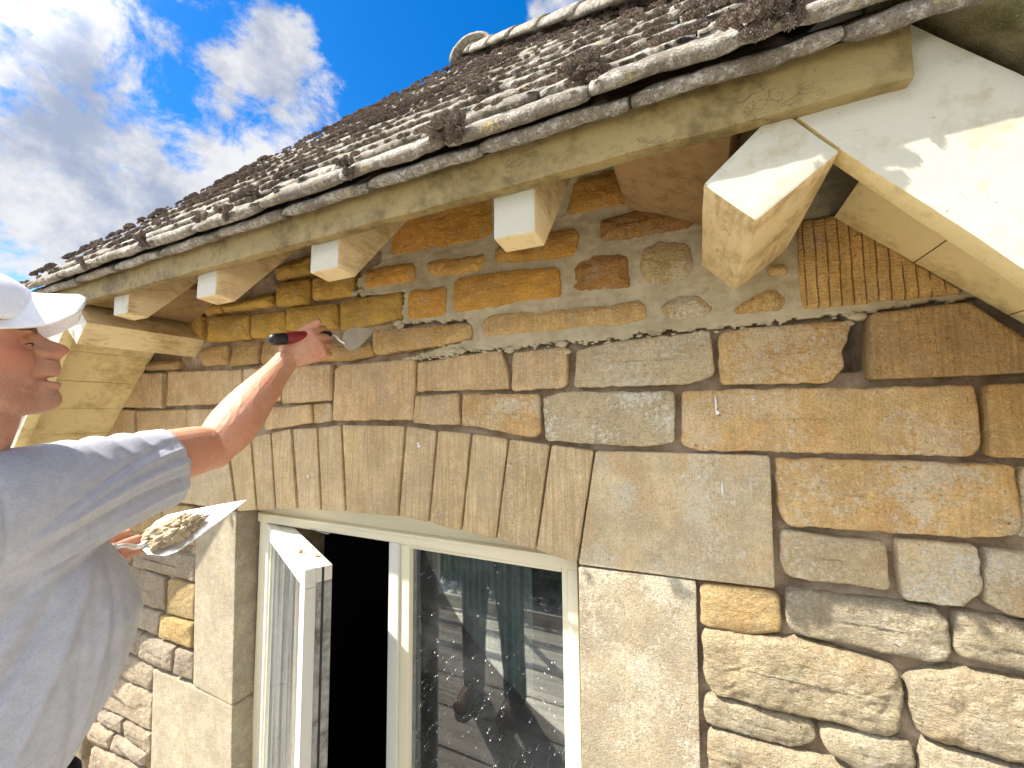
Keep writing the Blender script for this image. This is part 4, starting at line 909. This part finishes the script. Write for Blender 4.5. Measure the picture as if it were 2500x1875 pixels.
class Solid:
    def __init__(s): s.V=[];s.F=[]
    def add(s,V,F_): o=len(s.V); s.V+= [tuple(v) for v in V]; s.F+=[tuple(o+i for i in f) for f in F_]
    def tube(s,pts,radii,flat=None,n=28,up=None,cap=True,step=.008):
        """smooth tapered limb; radii may be (across,updown) pairs relative to `up`"""
        P=[Vector(p) for p in pts]; RR=[(r,r) if not isinstance(r,tuple) else r for r in radii]
        # catmull-rom resample
        Q=[];K=[]
        for i in range(len(P)-1):
            p0,p1,p2,p3=P[max(0,i-1)],P[i],P[i+1],P[min(len(P)-1,i+2)]; r0,r1,r2,r3=RR[max(0,i-1)],RR[i],RR[i+1],RR[min(len(P)-1,i+2)]
            m=max(2,int((p2-p1).length/step))
            for k in range(m+(1 if i==len(P)-2 else 0)):
                u=k/m; cr=lambda a,b,c,d:.5*(2*b+(c-a)*u+(2*a-5*b+4*c-d)*u*u+(3*b-a-3*c+d)*u**3)
                Q.append(Vector(tuple(cr(p0[j],p1[j],p2[j],p3[j]) for j in range(3)))); K.append((cr(r0[0],r1[0],r2[0],r3[0]),cr(r0[1],r1[1],r2[1],r3[1])))
        ups=Vector(up) if up is not None else Vector((0.3,.2,1)); V=[];F_=[]
        if cap:
            caps=[math.sin(k/4*math.pi/2) for k in range(0,4)]
            t0=(Q[0]-Q[1]).normalized(); t1=(Q[-1]-Q[-2]).normalized(); r0=min(K[0]);r1=min(K[-1])
            pre=[(Q[0]+t0*r0*math.cos(k/4*math.pi/2),(K[0][0]*math.sin(k/4*math.pi/2)+1e-4,K[0][1]*math.sin(k/4*math.pi/2)+1e-4)) for k in range(0,4)]
            post=[(Q[-1]+t1*r1*math.cos(k/4*math.pi/2),(K[-1][0]*math.sin(k/4*math.pi/2)+1e-4,K[-1][1]*math.sin(k/4*math.pi/2)+1e-4)) for k in range(3,-1,-1)]
            QQ=[q for q,_ in pre]+Q+[q for q,_ in post]; KK=[k for _,k in pre]+K+[k for _,k in post]
        else: QQ,KK=Q,K
        for i,q in enumerate(QQ):
            t=(QQ[min(len(QQ)-1,i+1)]-QQ[max(0,i-1)]).normalized(); a=t.cross(ups).normalized(); b=a.cross(t).normalized()
            for j in range(n):
                an=2*math.pi*j/n; V.append(q+a*math.cos(an)*KK[i][0]+b*math.sin(an)*KK[i][1])
        for i in range(len(QQ)-1):
            for j in range(n): k=(j+1)%n; F_.append((i*n+j,i*n+k,(i+1)*n+k,(i+1)*n+j))
        F_.append(tuple(range(n))[::-1]); F_.append(tuple((len(QQ)-1)*n+j for j in range(n))); s.add(V,F_)
    def ball(s,c,r,rot=None,sub=3):
        bm=bmesh.new(); bmesh.ops.create_icosphere(bm,subdivisions=sub,radius=1); rr=(r,r,r) if not isinstance(r,tuple) else r
        V=[]
        for v in bm.verts:
            q=Vector((v.co.x*rr[0],v.co.y*rr[1],v.co.z*rr[2])); 
            if rot is not None: q=rot@q
            V.append(Vector(c)+q)
        s.add(V,[tuple(v.index for v in f.verts) for f in bm.faces]); bm.free()
    def fuse(s,voxel,smooth=4,fac=.5):
        me=bpy.data.meshes.new('x'); me.from_pydata(s.V,[],s.F); me.update(); fix_normals(me)
        o=bpy.data.objects.new('tmp_fuse',me); C.objects.link(o)
        r=o.modifiers.new('r','REMESH'); r.mode='VOXEL'; r.voxel_size=voxel; r.use_smooth_shade=True
        if smooth: q=o.modifiers.new('s','SMOOTH'); q.iterations=smooth; q.factor=fac
        bpy.context.view_layer.update(); dg=bpy.context.evaluated_depsgraph_get()
        out=bpy.data.meshes.new_from_object(o.evaluated_get(dg)); bpy.data.objects.remove(o)
        out.polygons.foreach_set('use_smooth',[True]*len(out.polygons)); return out
man=thing('person','man in a white peaked cap and grey t-shirt reaching up to the wall','person',(-1.07,-.80,DECK))
def mpart(name,me,mat,label=None,parent=None):
    o=link(name,me,None,mat,None,label); o.parent=parent or man
    o.location=-Vector(man.location) if parent is None else (0,0,0); return o
SH=Vector((-.915,-.775,-.100)); EL=Vector((-1.012,-.440,-.066)); WR=Vector((-1.033,-.247,.165))
skin=Solid()
hv_,hf_=head_mesh(); skin.add(hv_,hf_)
skin.ball(HW(-.0520,.030,.0025),(.0125,.0125,.0105)); skin.ball(HW(-.0520,-.030,.0025),(.0125,.0125,.0105))
for s in (1,-1):  # ears, lids
    skin.tube([HW(-.100,.070*s,.012),HW(-.112,.079*s,.014),HW(-.118,.080*s,-.004),HW(-.108,.075*s,-.024),HW(-.098,.070*s,-.032)],[.006,.0065,.006,.0055,.006],step=.004)
    skin.tube([HW(-.0385,.0190*s,.0010),HW(-.0395,.030*s,.0048),HW(-.0455,.0410*s,.0005)],[.0018,.0026,.0018],n=12,step=.003)
    skin.tube([HW(-.0390,.0190*s,-.0012),HW(-.0400,.030*s,-.0034),HW(-.0465,.0410*s,-.0015)],[.0018,.0026,.0018],n=12,step=.003)
skin.tube([HW(-.100,0,-.02),HW(-.108,0,-.09),HW(-.118,0,-.14),HW(-.145,.0,-.205),HW(-.16,0,-.25)],[(.062,.070),(.060,.068),(.060,.068),(.066,.070),(.07,.07)],up=F)
NK=HW(-.155,0,-.235)
LS=Vector((-1.245,-.760,-.125)); LE=Vector((-1.290,-.740,-.400)); LW=Vector((-1.150,-.640,-.290))
skin.tube([NK-U*.03,(SH+NK)/2-U*.03,SH-U*.012],[.045,.040,.044]); skin.tube([NK-U*.03,(LS+NK)/2-U*.03,LS-U*.02],[.045,.040,.044])
skin.tube([NK-U*.04,Vector((-1.07,-.81,-.30))],[.07,.10])
# right arm: upper arm, elbow, muscled forearm tapering to the wrist
fa_=WR-EL; fd=fa_.normalized()
dn=Vector((.0,.25,-.97))
skin.tube([SH,SH.lerp(EL,.35),SH.lerp(EL,.7),SH.lerp(EL,.92),EL+dn*.004],[(.044,.046),(.044,.048),(.046,.054),(.044,.052),(.042,.047)],up=(0,0,1))
skin.tube([EL-fd*.006+dn*.004,EL+fa_*.12+dn*.004,EL+fa_*.27+dn*.003,EL+fa_*.45,EL+fa_*.65,EL+fa_*.85,WR],[(.042,.045),(.050,.058),(.053,.062),(.048,.056),(.040,.045),(.032,.033),(.0295,.0300)],up=(1,0,.2))
skin.ball(EL+Vector((.006,-.012,-.030)),(.022,.020,.018))
skin.ball(WR+Vector((.018,-.02,-.008)),(.010,.012,.010))
# left arm mostly hidden behind the body
skin.tube([LS,LS.lerp(LE,.5),LE],[.052,.045,.040]); skin.tube([LE,LE.lerp(LW,.3),LE.lerp(LW,.75),LW],[.040,.043,.034,.028])
def hand(W0,X,Bk,scale=1.,mirror=1,curl=1.,thumb=None,index_out=0.):
    """fist-like grip: X wrist->knuckles, Bk normal of the back of the hand"""
    X=X.normalized(); Bk=(Bk-X*Bk.dot(X)).normalized(); Y=Bk.cross(X)*mirror
    def q(x,y,z): return W0+(X*x+Y*y+Bk*z)*scale
    s_=scale; Rm=Matrix((X,Y,Bk)).transposed()
    skin.tube([q(-.006,0,0),q(.022,0,.001),q(.050,.001,.003),q(.078,.001,.004)],[(.0265*s_,.0235*s_),(.033*s_,.021*s_),(.040*s_,.0185*s_),(.041*s_,.0145*s_)],up=Bk)
    for i,(y,L1,L2,L3,r,ky) in enumerate([(.0305,.043,.025,.021,.0098,.034),(.0105,.047,.028,.022,.0102,.012),(-.0098,.043,.026,.021,.0096,-.010),(-.0285,.034,.020,.018,.0086,-.030)]):
        xk=.086-.0045*abs(i-1); cz=curl
        a1=.80*cz+.14*i; a2=a1+1.30*cz; a3=a2+.85*cz
        p0=q(xk,y,.004); d=lambda a:(math.cos(a),-math.sin(a))
        p1=(xk+d(a1)[0]*L1,.004+d(a1)[1]*L1); p2=(p1[0]+d(a2)[0]*L2,p1[1]+d(a2)[1]*L2); p3=(p2[0]+d(a3)[0]*L3,p2[1]+d(a3)[1]*L3)
        skin.tube([q(xk-.02,y*.93,.0),p0,q(p1[0],ky,p1[1])],[r*s_*.95,r*s_*1.12,r*s_*.98],n=16,step=.004)
        skin.tube([q(p1[0],ky,p1[1]),q(p2[0],ky*.97,p2[1]),q(p3[0],ky*.93,p3[1])],[r*s_*1.0,r*s_*.92,r*s_*.78],n=16,step=.004)
        skin.ball(q(xk+.001,y,.0085),(.0085*s_,.0085*s_,.0065*s_),Rm,2)
    th=thumb or [(.012,.024,-.004),(.040,.046,-.008),(.068,.056,-.012),(.094,.058,-.016)]
    skin.tube([q(*p) for p in th],[.0165*s_,.0135*s_,.0115*s_,.0098*s_],n=18,step=.004)
    skin.ball(q(.030,.026,-.006),(.026*s_,.016*s_,.013*s_),Rm,3)
    return q
TIP=Vector((-.943,-.012,.284)); P0=Vector((-1.028,-.292,.211)); TD=(TIP-P0).normalized()
CAMP=Vector((0,-1,0))
qr=hand(WR,Vector((.051,.059,.049)),(CAMP-WR).normalized()+Vector((0,-.10,.20)),1.12,mirror=1,curl=.98,thumb=[(.008,.022,-.002),(.042,.036,-.003),(.076,.045,-.002),(.108,.049,.000)])
HX=Vector((.050,.075,.040)); LW=Vector((-1.150,-.640,-.290))
ql=hand(LW,HX,Vector((.75,-.45,.25)),1.0,mirror=-1,curl=.80,thumb=[(.010,.022,.002),(.038,.034,.014),(.064,.030,.024),(.088,.018,.026)])
sm=skin.fuse(.0019,2,.5)
# fine relief: wrist creases and veins
def skin_material():
    m,t=newmat('skin'); v=t.n('ShaderNodeTexCoord').outputs['Object']
    a=t.noise(v,14,5,.6); b=t.noise(v,90,5,.65); g=t.noise(v,700,2,.6)
    st_=t.n('ShaderNodeAttribute',attribute_name='stubble').outputs['Fac']; c=t.mix(t.mr(a,.36,.64),(.54,.30,.185),(.55,.245,.145)); c=t.mix(t.mr(b,.5,.7,0,.35),c,(.42,.17,.105)); c=t.mix(t.mr(g,.55,.7,0,.25),c,(.70,.42,.32))
    fr=t.mr(t.noise(v,210,2,.5),.66,.70,0,.35); c=t.mix(fr,c,(.28,.11,.05))
    red=t.n('ShaderNodeAttribute',attribute_name='red').outputs['Fac']; c=t.mix(t.math('MULTIPLY',red,.55),c,(.46,.105,.07)); c=t.mix(t.math('MULTIPLY',st_,t.mr(t.noise(v,900,2,.6),.35,.6,.25,.75)),c,(.20,.10,.075)); c=t.mix(t.mr(t.noise(v,38,6,.7),.52,.68,0,.4),c,(.62,.36,.24))
    finish(t,c,.60,t.bump(t.math('ADD',t.math('MULTIPLY',b,.5),t.math('MULTIPLY',g,.5)),.35,.0016),spec=.4,**{'Subsurface Weight':.12,'Subsurface Radius':(.012,.005,.003),'Subsurface Scale':.5}); return m
nv=len(sm.vertices); cov_=np.empty(nv*3); sm.vertices.foreach_get('co',cov_); cov_=cov_.reshape(-1,3)
nn_=np.empty(nv*3); sm.vertices.foreach_get('normal',nn_); nn_=nn_.reshape(-1,3)
tt=(cov_-np.array(EL))@np.array(fa_.normalized()); hs_=np.zeros(nv); mk=(tt>.0)&(cov_[:,1]>-.52)
idx_=np.where(mk)[0]; fdn=np.array(fa_.normalized())
for i_ in idx_:
    c_=cov_[i_]; q_=Vector(tuple(c_-fdn*tt[i_]*.72)); n1=abs(noise.noise(q_*46)); n2=noise.noise(Vector(tuple(c_*70)))
    hs_[i_]=.0005*math.exp(-(n1/.10)**2)+.0005*n2
for k_ in range(4): hs_-= .0009*np.exp(-((tt-(fa_.length-.004+.006*k_))/.0012)**2)*mk
cov_=cov_+nn_*hs_[:,None]; sm.vertices.foreach_set('co',cov_.ravel()); sm.update()
red=np.zeros(nv)
for c_,r_,a_ in [(HW(-.008,0,-.002),.017,.9),(HW(-.045,.055,-.015),.032,.7),(HW(-.09,.06,-.02),.03,.4),(HW(-.02,.0,-.053),.012,.9),(HW(-.008,.0,-.040),.006,.7),(HW(-.04,.05,-.07),.04,.35),(EL+fa_*.3,.06,.25)]:
    red+=a_*np.exp(-((cov_-np.array(c_))**2).sum(1)/(r_*r_))
stb=np.zeros(nv)
for c_,r_,a_ in [(HW(-.02,.03,-.078),.024,.8),(HW(-.05,.055,-.075),.026,.7),(HW(-.075,.06,-.055),.024,.6),(HW(-.012,.012,-.032),.010,.6),(HW(-.008,.0,-.085),.018,.7),(HW(-.05,.03,-.10),.03,.6)]:
    stb+=a_*np.exp(-((cov_-np.array(c_))**2).sum(1)/(r_*r_))
ar=sm.attributes.new('stubble','FLOAT','POINT'); ar.data.foreach_set('value',np.clip(stb,0,.75).astype(np.float32))
ar=sm.attributes.new('red','FLOAT','POINT'); ar.data.foreach_set('value',np.clip(red,0,1).astype(np.float32))
body=mpart('body',sm,skin_material(),'ruddy face in profile with parted lips and bare forearm')
# lips, eyes, eyebrows, hair
eyew=simple('eye_white',(.62,.58,.54),.2); hairm=simple('short_hair',(.16,.11,.07),.8,0,.002,300)
for s in (1,-1):
    e=Solid(); e.ball(HW(-.0492,.0300*s,.0006),(.0104,.0104,.0085),None,3); mpart('eye',mesh(e.V,e.F),eyew)
    e=Solid(); e.tube([HW(-.0368,.0195*s,.0000),HW(-.0378,.030*s,.0022),HW(-.0438,.0415*s,-.0010)],[.0007,.0012,.0007],n=8,step=.002); mpart('eyelash',mesh(e.V,e.F),simple('lash',(.03,.02,.015),.8))
hb=[];hf2=[];rr_=random.Random(2)
for s in (1,-1):
    for i in range(260):
        u=rr_.random(); t_=.012+.036*u; S_=-.0335-.016*u*u-.002; z_=.0195+.004*math.sin(u*3)+rr_.uniform(-.0028,.0028)
        p=HW(S_+.002,t_*s,z_); d=(Lt*s*1.2-F*.5+U*rr_.uniform(-.2,.5)).normalized()*.007; w_=U*.0004; o_=len(hb)
        hb+=[tuple(p-w_),tuple(p+w_),tuple(p+d)]; hf2.append((o_,o_+1,o_+2))
mpart('eyebrows',mesh(hb,hf2,False),hairm)
hs=Solid(); hs.ball(HW(-.135,0,.035),(.0765,.0765,.08)); 
hb=[];hf2=[]
for i in range(3800):
    s=rr_.choice((-1,1)); S_=rr_.uniform(-.195,-.09); z_=rr_.uniform(-.03,.06) if S_<-.13 else rr_.uniform(-.01,.06)
    T=.0715*math.sqrt(max(0,1-((S_+.098)/.1)**2)) if S_<-.098 else .0715
    p=HW(S_,T*s*1.0,z_); d=(Lt*s*.5-F*.7-U*.5+Vector((rr_.uniform(-.3,.3),rr_.uniform(-.3,.3),rr_.uniform(-.3,.3)))).normalized()*.009; w_=U*.0005; o_=len(hb)
    hb+=[tuple(p-w_),tuple(p+w_),tuple(p+d)]; hf2.append((o_,o_+1,o_+2))
mpart('hair',mesh(hb,hf2,False),hairm)
# cap
capm=simple('white_cotton',(.80,.80,.80),.9,0,.0012,420,.1,.03)
V=[];F_=[];n=48;m=16
cc=Vector((-.125,0,.010)); rx,ry,rz=.099,.084,.096
for j in range(m+1):
    a=j/m*math.pi/2*1.0
    for i in range(n):
        b=2*math.pi*i/n; k=1+.004*math.cos(b*3)**40
        s_=cc.x+math.cos(b)*math.cos(a)*rx*k; t_=math.sin(b)*math.cos(a)*ry*k; z_=cc.z+math.sin(a)*rz*k + (.030*math.cos(b)*(1-a/(math.pi/2)) if True else 0)
        V.append(HW(s_,t_,z_))
for j in range(m):
    for i in range(n): k=(i+1)%n; F_.append((j*n+i,j*n+k,(j+1)*n+k,(j+1)*n+i))
cm=mesh(V,F_)
cap=mpart('cap',cm,capm,'plain white baseball cap'); sd_=cap.modifiers.new('thickness','SOLIDIFY'); sd_.thickness=.002
V=[];F_=[];nu,nv_=40,22
for j in range(nv_+1):
    v_=j/nv_
    for i in range(nu+1):
        u=i/nu*2-1
        hw_=.067; t_=hw_*math.sin(u*math.pi/2); q_=abs(math.sin(u*math.pi/2))
        sr=-.040-.062*(1-math.cos(u*math.pi/2)); st=.0125-.007*abs(u)**4
        s_=sr+(st-sr)*v_
        z_=.0790+.16*(s_+.05)-(.012+.050*(1-math.exp(-max(0,.0125-s_)/.017)))*q_**2.3-.007*max(0,v_-.88)/.12
        V.append(HW(s_,t_,z_))
for j in range(nv_):
    for i in range(nu): a=j*(nu+1)+i; F_.append((a,a+1,a+nu+2,a+nu+1))
br=mpart('cap_brim',mesh(V,F_),capm,None,cap); sd_=br.modifiers.new('thickness','SOLIDIFY'); sd_.thickness=.005; sd_.offset=0
# t-shirt
sh=Solid()
TC=[(-.01,-.165,(-1.075,-.85)),]
torso=[ # z, centre x,y, half x, half y
 (-.055,-1.075,-.835,.085,.060),(-.085,-1.075,-.820,.135,.080),(-.120,-1.070,-.795,.160,.100),(-.18,-1.065,-.765,.172,.128),(-.26,-1.060,-.742,.180,.152),(-.34,-1.058,-.730,.186,.166),(-.42,-1.058,-.735,.184,.158),(-.50,-1.060,-.755,.178,.142),(-.58,-1.065,-.790,.174,.126),(-.66,-1.07,-.81,.178,.122)]
rows=[];V=[];F_=[];n=72
zz=torso[0][0]; 
def tor(z):
    for a,b in zip(torso[:-1],torso[1:]):
        if b[0]<=z<=a[0]:
            u=(a[0]-z)/(a[0]-b[0]); return [a[i]+(b[i]-a[i])*u for i in range(5)]
    return torso[-1]
zs=[-.055-.605*k/90 for k in range(91)]
for z in zs:
    _,cx,cy,ax,ay=tor(z)
    for i in range(n):
        a=2*math.pi*i/n; V.append((cx+math.copysign(abs(math.cos(a))**.85,math.cos(a))*ax,cy+math.copysign(abs(math.sin(a))**.85,math.sin(a))*ay,z))
for j in range(len(zs)-1):
    for i in range(n): k=(i+1)%n; F_.append((j*n+i,j*n+k,(j+1)*n+k,(j+1)*n+i))
F_.append(tuple(range(n))); F_.append(tuple((len(zs)-1)*n+i for i in range(n)))
sh.add(V,F_)
HEM=SH.lerp(EL,.70); dz=Vector((0,0,-1)); ad=(EL-SH).normalized()
sh.tube([SH+ad*-.05+dz*.035,SH+dz*.040,SH.lerp(EL,.30)+dz*.034,SH.lerp(EL,.52)+dz*.026,HEM+dz*.022],[(.062,.090),(.068,.098),(.066,.092),(.063,.084),(.060,.0800)],up=(0,0,1),cap=False,n=60)
sh.tube([LS+Vector((.05,0,.0)),LS+dz*.03,LS.lerp(LE,.5),LS.lerp(LE,.7)],[.07,.075,.066,.064],cap=False)
sh.ball((-1.00,-.80,-.10),(.10,.085,.055)); sh.ball((-1.16,-.80,-.115),(.10,.085,.055))
shm=sh.fuse(.0040,9,.5)
nv=len(shm.vertices); co_=np.empty(nv*3); shm.vertices.foreach_get('co',co_); co_=co_.reshape(-1,3); no_=np.empty(nv*3); shm.vertices.foreach_get('normal',no_); no_=no_.reshape(-1,3)
S0=np.array(SH);Ad=np.array(ad)
rel=co_-S0; al=rel@Ad; rp=rel-np.outer(al,Ad); zr=rp[:,2]; h_=np.zeros(nv)
arm=1/(1+np.exp(-(al+.02)/.02))*(co_[:,0]>-1.12)
# long drag folds that run from the top of the sleeve down and back to the armpit
for (c0,c1,cv,wd_,am_) in [(-.012,-.30,0.9,.0060,.0090),(-.040,-.33,0.9,.0070,-.0105),(-.062,-.33,1.0,.0060,.0085),(-.030,-.05,1.4,.006,.0040),(-.088,-.30,.8,.008,.0050),(.012,-.38,1.2,.005,.0045),(.030,-.42,1.5,.0045,-.0040),(-.11,-.22,.6,.008,-.0040)]:
    ln=c0 + c1*(.20-al)*.45 + cv*(-(.20-al)**2)*.9
    h_+=arm*am_*np.exp(-((zr-ln)/wd_)**2)*np.clip((al+.04)/.08,0,1)*np.clip((.25-al)/.03,0,1)
# gathered top edge of the sleeve
h_+=arm*.0035*np.sin(al*150+zr*40)*np.exp(-((zr-.045)/.018)**2)*np.clip((al-.06)/.03,0,1)*np.clip((.22-al)/.03,0,1)
# body: folds fanning from the armpit, soft vertical drapes over the belly
tz=co_[:,2]; bodym=(1-np.clip((al+.03)/.05,0,1))+(tz<-.20); bodym=np.clip(bodym,0,1)
ax_,ay_=co_[:,0]-(-.885),co_[:,1]-(-.70); ang=np.arctan2(ay_,-(tz+.19)+1e-6)
yy=co_[:,1]; dwn=np.clip((-.20-tz)/.10,0,1)
fl_=np.clip((yy+.74)/.10,0,1); h_+=bodym*dwn*fl_*(.0030*np.abs(np.sin((yy+.10*(tz+.2))*75+1.2*np.sin(tz*7)))**.6*2-.003+.0012*np.sin(yy*260+tz*14+1.5))
for (y0_,sl,wd_,am_) in [(-.69,.46,.010,-.011),(-.72,.62,.009,-.009),(-.665,.30,.008,.007),(-.64,.12,.006,.004),(-.74,.9,.010,.007)]:
    ln=y0_ + sl*(tz+.20)*1.0
    h_+=dwn*am_*np.exp(-((yy-ln)/wd_)**2)*np.exp(-np.clip(-tz-.36,0,1)*5)
rngn=np.array([noise.noise(Vector(tuple(c*9)))*.5+noise.noise(Vector(tuple(c*26)))*.25 for c in co_]); h_+=rngn*.005
# seam ring where the sleeve joins
d_=al+.028-.10*np.clip(zr+.05,-.08,.08)**1*0; h_+= -.0022*np.exp(-((al+.030)/.0022)**2)*(co_[:,0]>-1.0)*(zr>-.10)+.0012*np.exp(-((al+.036)/.003)**2)*(co_[:,0]>-1.0)*(zr>-.10)
# stitched hem
hm=(.7*0+ (np.array(HEM)-S0)@Ad); h_+=-.0012*np.exp(-((al-(hm-.022))/.0014)**2)*arm
co_=co_+no_*h_[:,None]; shm.vertices.foreach_set('co',co_.ravel()); shm.update()
def cloth_material():
    m,t=newmat('grey_jersey'); v=t.n('ShaderNodeTexCoord').outputs['Object']
    a=t.noise(v,60,4,.7); b=t.noise(t.mapping(v,(1,1,3)),420,3,.6); g=t.noise(v,900,2,.5)
    c=t.mix(t.mr(a,.35,.65),(.42,.43,.47),(.49,.50,.54)); c=t.mix(t.mr(b,.45,.65,0,.5),c,(.29,.30,.34)); c=t.mix(t.mr(g,.55,.7,0,.35),c,(.66,.67,.71))
    p=finish(t,c,.95,t.bump(t.math('ADD',b,g),.35,.0015),spec=.1,**{'Sheen Weight':.25}); return m
CM=cloth_material(); mpart('t_shirt',shm,CM,'loose heather grey short sleeved t-shirt')
# trousers, boots
tr=Solid(); tr.tube([(-1.07,-.79,-.585),(-1.07,-.82,-.72)],[(.165,.118),(.175,.125)],up=(0,1,0),cap=True)
for s in (-.09,.09):
    tr.tube([(-1.07+s,-.835,-.68),(-1.07+s*1.15,-.825,-.95),(-1.07+s*1.3,-.83,-1.2),(-1.07+s*1.4,-.85,DECK+.06)],[.098,.080,.066,.060])
tr.tube([(-.965,-.675,-.575),(-.965,-.672,-.66)],[(.028,.030),(.030,.032)],n=16)
mpart('trousers',tr.fuse(.008,4),simple('black_workwear',(.012,.012,.014),.85,0,.002,120,.2),'black work trousers')
for s in (-.126,.126):
    b=Solid(); b.tube([(-1.07+s,-.88,DECK+.05),(-1.07+s,-.80,DECK+.045),(-1.07+s,-.70,DECK+.035)],[(.045,.05),(.048,.045),(.042,.034)],up=(0,0,1)); b.tube([(-1.07+s,-.86,DECK+.05),(-1.07+s,-.86,DECK+.14)],[.05,.055],up=(0,1,0))
    mpart('boot',b.fuse(.006,4),simple('tan_leather',(.22,.13,.06),.6,0,.002,100))
# ---------------------------------------------------------------- tools
steel2=simple('wet_steel',(.50,.49,.46),.32,.75,.0006,60,.5,.2); blk=simple('black_grip',(.015,.015,.017),.35); redm=simple('red_handle',(.20,.018,.022),.4)
# right-hand pointing trowel
tw=thing('pointing_trowel','small pointing trowel with red and black handle held against the upper wall','trowel',P0)
def tpart(root,name,me,mat,label=None):
    o=link(name,me,None,mat,None,label); o.parent=root; o.location=-Vector(root.location); return o
def stube(pts,rad_,n=20,up=(0,0,1),step=.004):
    s=Solid(); s.tube(pts,rad_,n=n,up=up,step=step); return mesh(s.V,s.F)
# blade frame
Hn=(-TD).cross(Vector((0,0,1))).normalized(); Bn=TD.cross(Hn).normalized()
LT=(TIP-P0).length
tpart(tw,'handle',stube([P0+TD*.024,P0+TD*.07,P0+TD*.115],[.0150,.0165,.0130]),redm); tpart(tw,'handle_cap',stube([P0,P0+TD*.023],[.0165,.0168]),blk,'black rubber end of the handle')
tpart(tw,'ferrule',stube([P0+TD*.115,P0+TD*.150],[.0128,.0095]),blk)
tpart(tw,'neck',stube([P0+TD*.150,P0+TD*.168-Bn*.004,P0+TD*.178-Bn*.020,P0+TD*.192-Bn*.030],[.0050,.0045,.0045,.0060],n=12),steel2)
def blade(heel,tip,side,nrm,wd,th,shp):
    ax=tip-heel; L=ax.length; ax=ax.normalized(); V=[];F_=[];n=len(shp)
    for k in (0,1):
        for (u,w_) in shp: V.append(heel+ax*L*u+side*wd*w_+nrm*(th if k else 0))
    F_=[tuple(range(n)),tuple(range(n,2*n))[::-1]]+[(i,n+i,n+(i+1)%n,(i+1)%n) for i in range(n)]
    me=mesh(V,F_,False); fix_normals(me); return me
leaf_=[(0,.0),(.03,.45),(.12,.85),(.25,1.0),(.42,.93),(.62,.68),(.82,.36),(.95,.12),(1,0),(.95,-.12),(.82,-.36),(.62,-.68),(.42,-.93),(.25,-1),(.12,-.85),(.03,-.45)]
heel=P0+TD*.186-Bn*.031; sv=(Bn*.95+Hn*-.35).normalized(); ax0=(TIP-heel).normalized(); sv=(sv-ax0*sv.dot(ax0)).normalized(); nv0=ax0.cross(sv)
tpart(tw,'blade',blade(heel,TIP,sv,nv0,.036,.0012,leaf_),simple('dull_blade',(.42,.41,.37),.45,.35,.0006,70))
# left-hand brick trowel loaded with mortar
HT=Vector((-.985,-.375,-.195)); HH=Vector((-1.08,-.535,-.270))
bt=thing('brick_trowel','large pointed brick trowel loaded with mortar held low in front of the window','trowel',HH)
ax1=(HT-HH).normalized(); vw=(CAMP-HH.lerp(HT,.5)).normalized()
BLADE_SIDE=(.60,-.28,-.62)
blade_s=Vector(tuple(BLADE_SIDE)).normalized(); blade_s=(blade_s-ax1*blade_s.dot(ax1)).normalized(); bn=ax1.cross(blade_s).normalized()
if bn.z<0: bn=-bn
kite=[(0,0),(.05,.50),(.17,.92),(.28,1.0),(.45,.80),(.75,.38),(1,0),(.75,-.38),(.45,-.80),(.28,-1.0),(.17,-.92),(.05,-.50)]
shiny=simple('bright_steel',(.72,.72,.70),.30,.6,.0006,50,.5,.1)
tpart(bt,'blade',blade(HH,HT,blade_s,bn,.052,.0015,kite),shiny)
grip=HH-ax1*.02+bn*.035
tpart(bt,'tang',stube([HH+ax1*.02+bn*.002,HH-ax1*.004+bn*.006,HH-ax1*.014+bn*.026,grip-ax1*.012],[.0055,.0055,.005,.0055],n=12),shiny)
tpart(bt,'ferrule',stube([grip-ax1*.012,grip-ax1*.040],[.0095,.0105]),shiny)
tpart(bt,'handle',stube([grip-ax1*.040,grip-ax1*.10,grip-ax1*.15],[.0125,.0155,.014]),blk)
# the load of mortar
bm=bmesh.new(); bmesh.ops.create_icosphere(bm,subdivisions=6,radius=1); 
cen=HH+ax1*.062
for v in bm.verts:
    q=v.co.copy(); d=1+.30*noise.noise(q*1.6+Vector((3,1,2)))+.16*noise.noise(q*4.2)+.07*noise.noise(q*11)+.03*noise.noise(q*26)
    rid=abs(noise.noise(q*2.6+Vector((7,7,1)))); d-= .22*max(0,.16-rid)/.16
    zz=q.z*d; zz=max(zz,-.08)
    v.co=cen+ax1*(q.x*d*.050)+blade_s*(q.y*d*.032*(1-.25*q.x))+bn*(.004+zz*.030)
me=bpy.data.meshes.new('m'); bm.to_mesh(me); bm.free(); me.polygons.foreach_set('use_smooth',[True]*len(me.polygons))
mp=link('mortar_pile',me,None,M['wet_mortar']); mp['label']='pile of pale wet mortar heaped on the blade of the large trowel'; mp['category']='mortar'
# mortar smear left on the small blade
bm=bmesh.new(); bmesh.ops.create_icosphere(bm,subdivisions=3,radius=1); c2=heel.lerp(TIP,.62)
print('tris',sum(len(o.data.polygons) for o in bpy.data.objects if o.type=='MESH'))
bm.free()
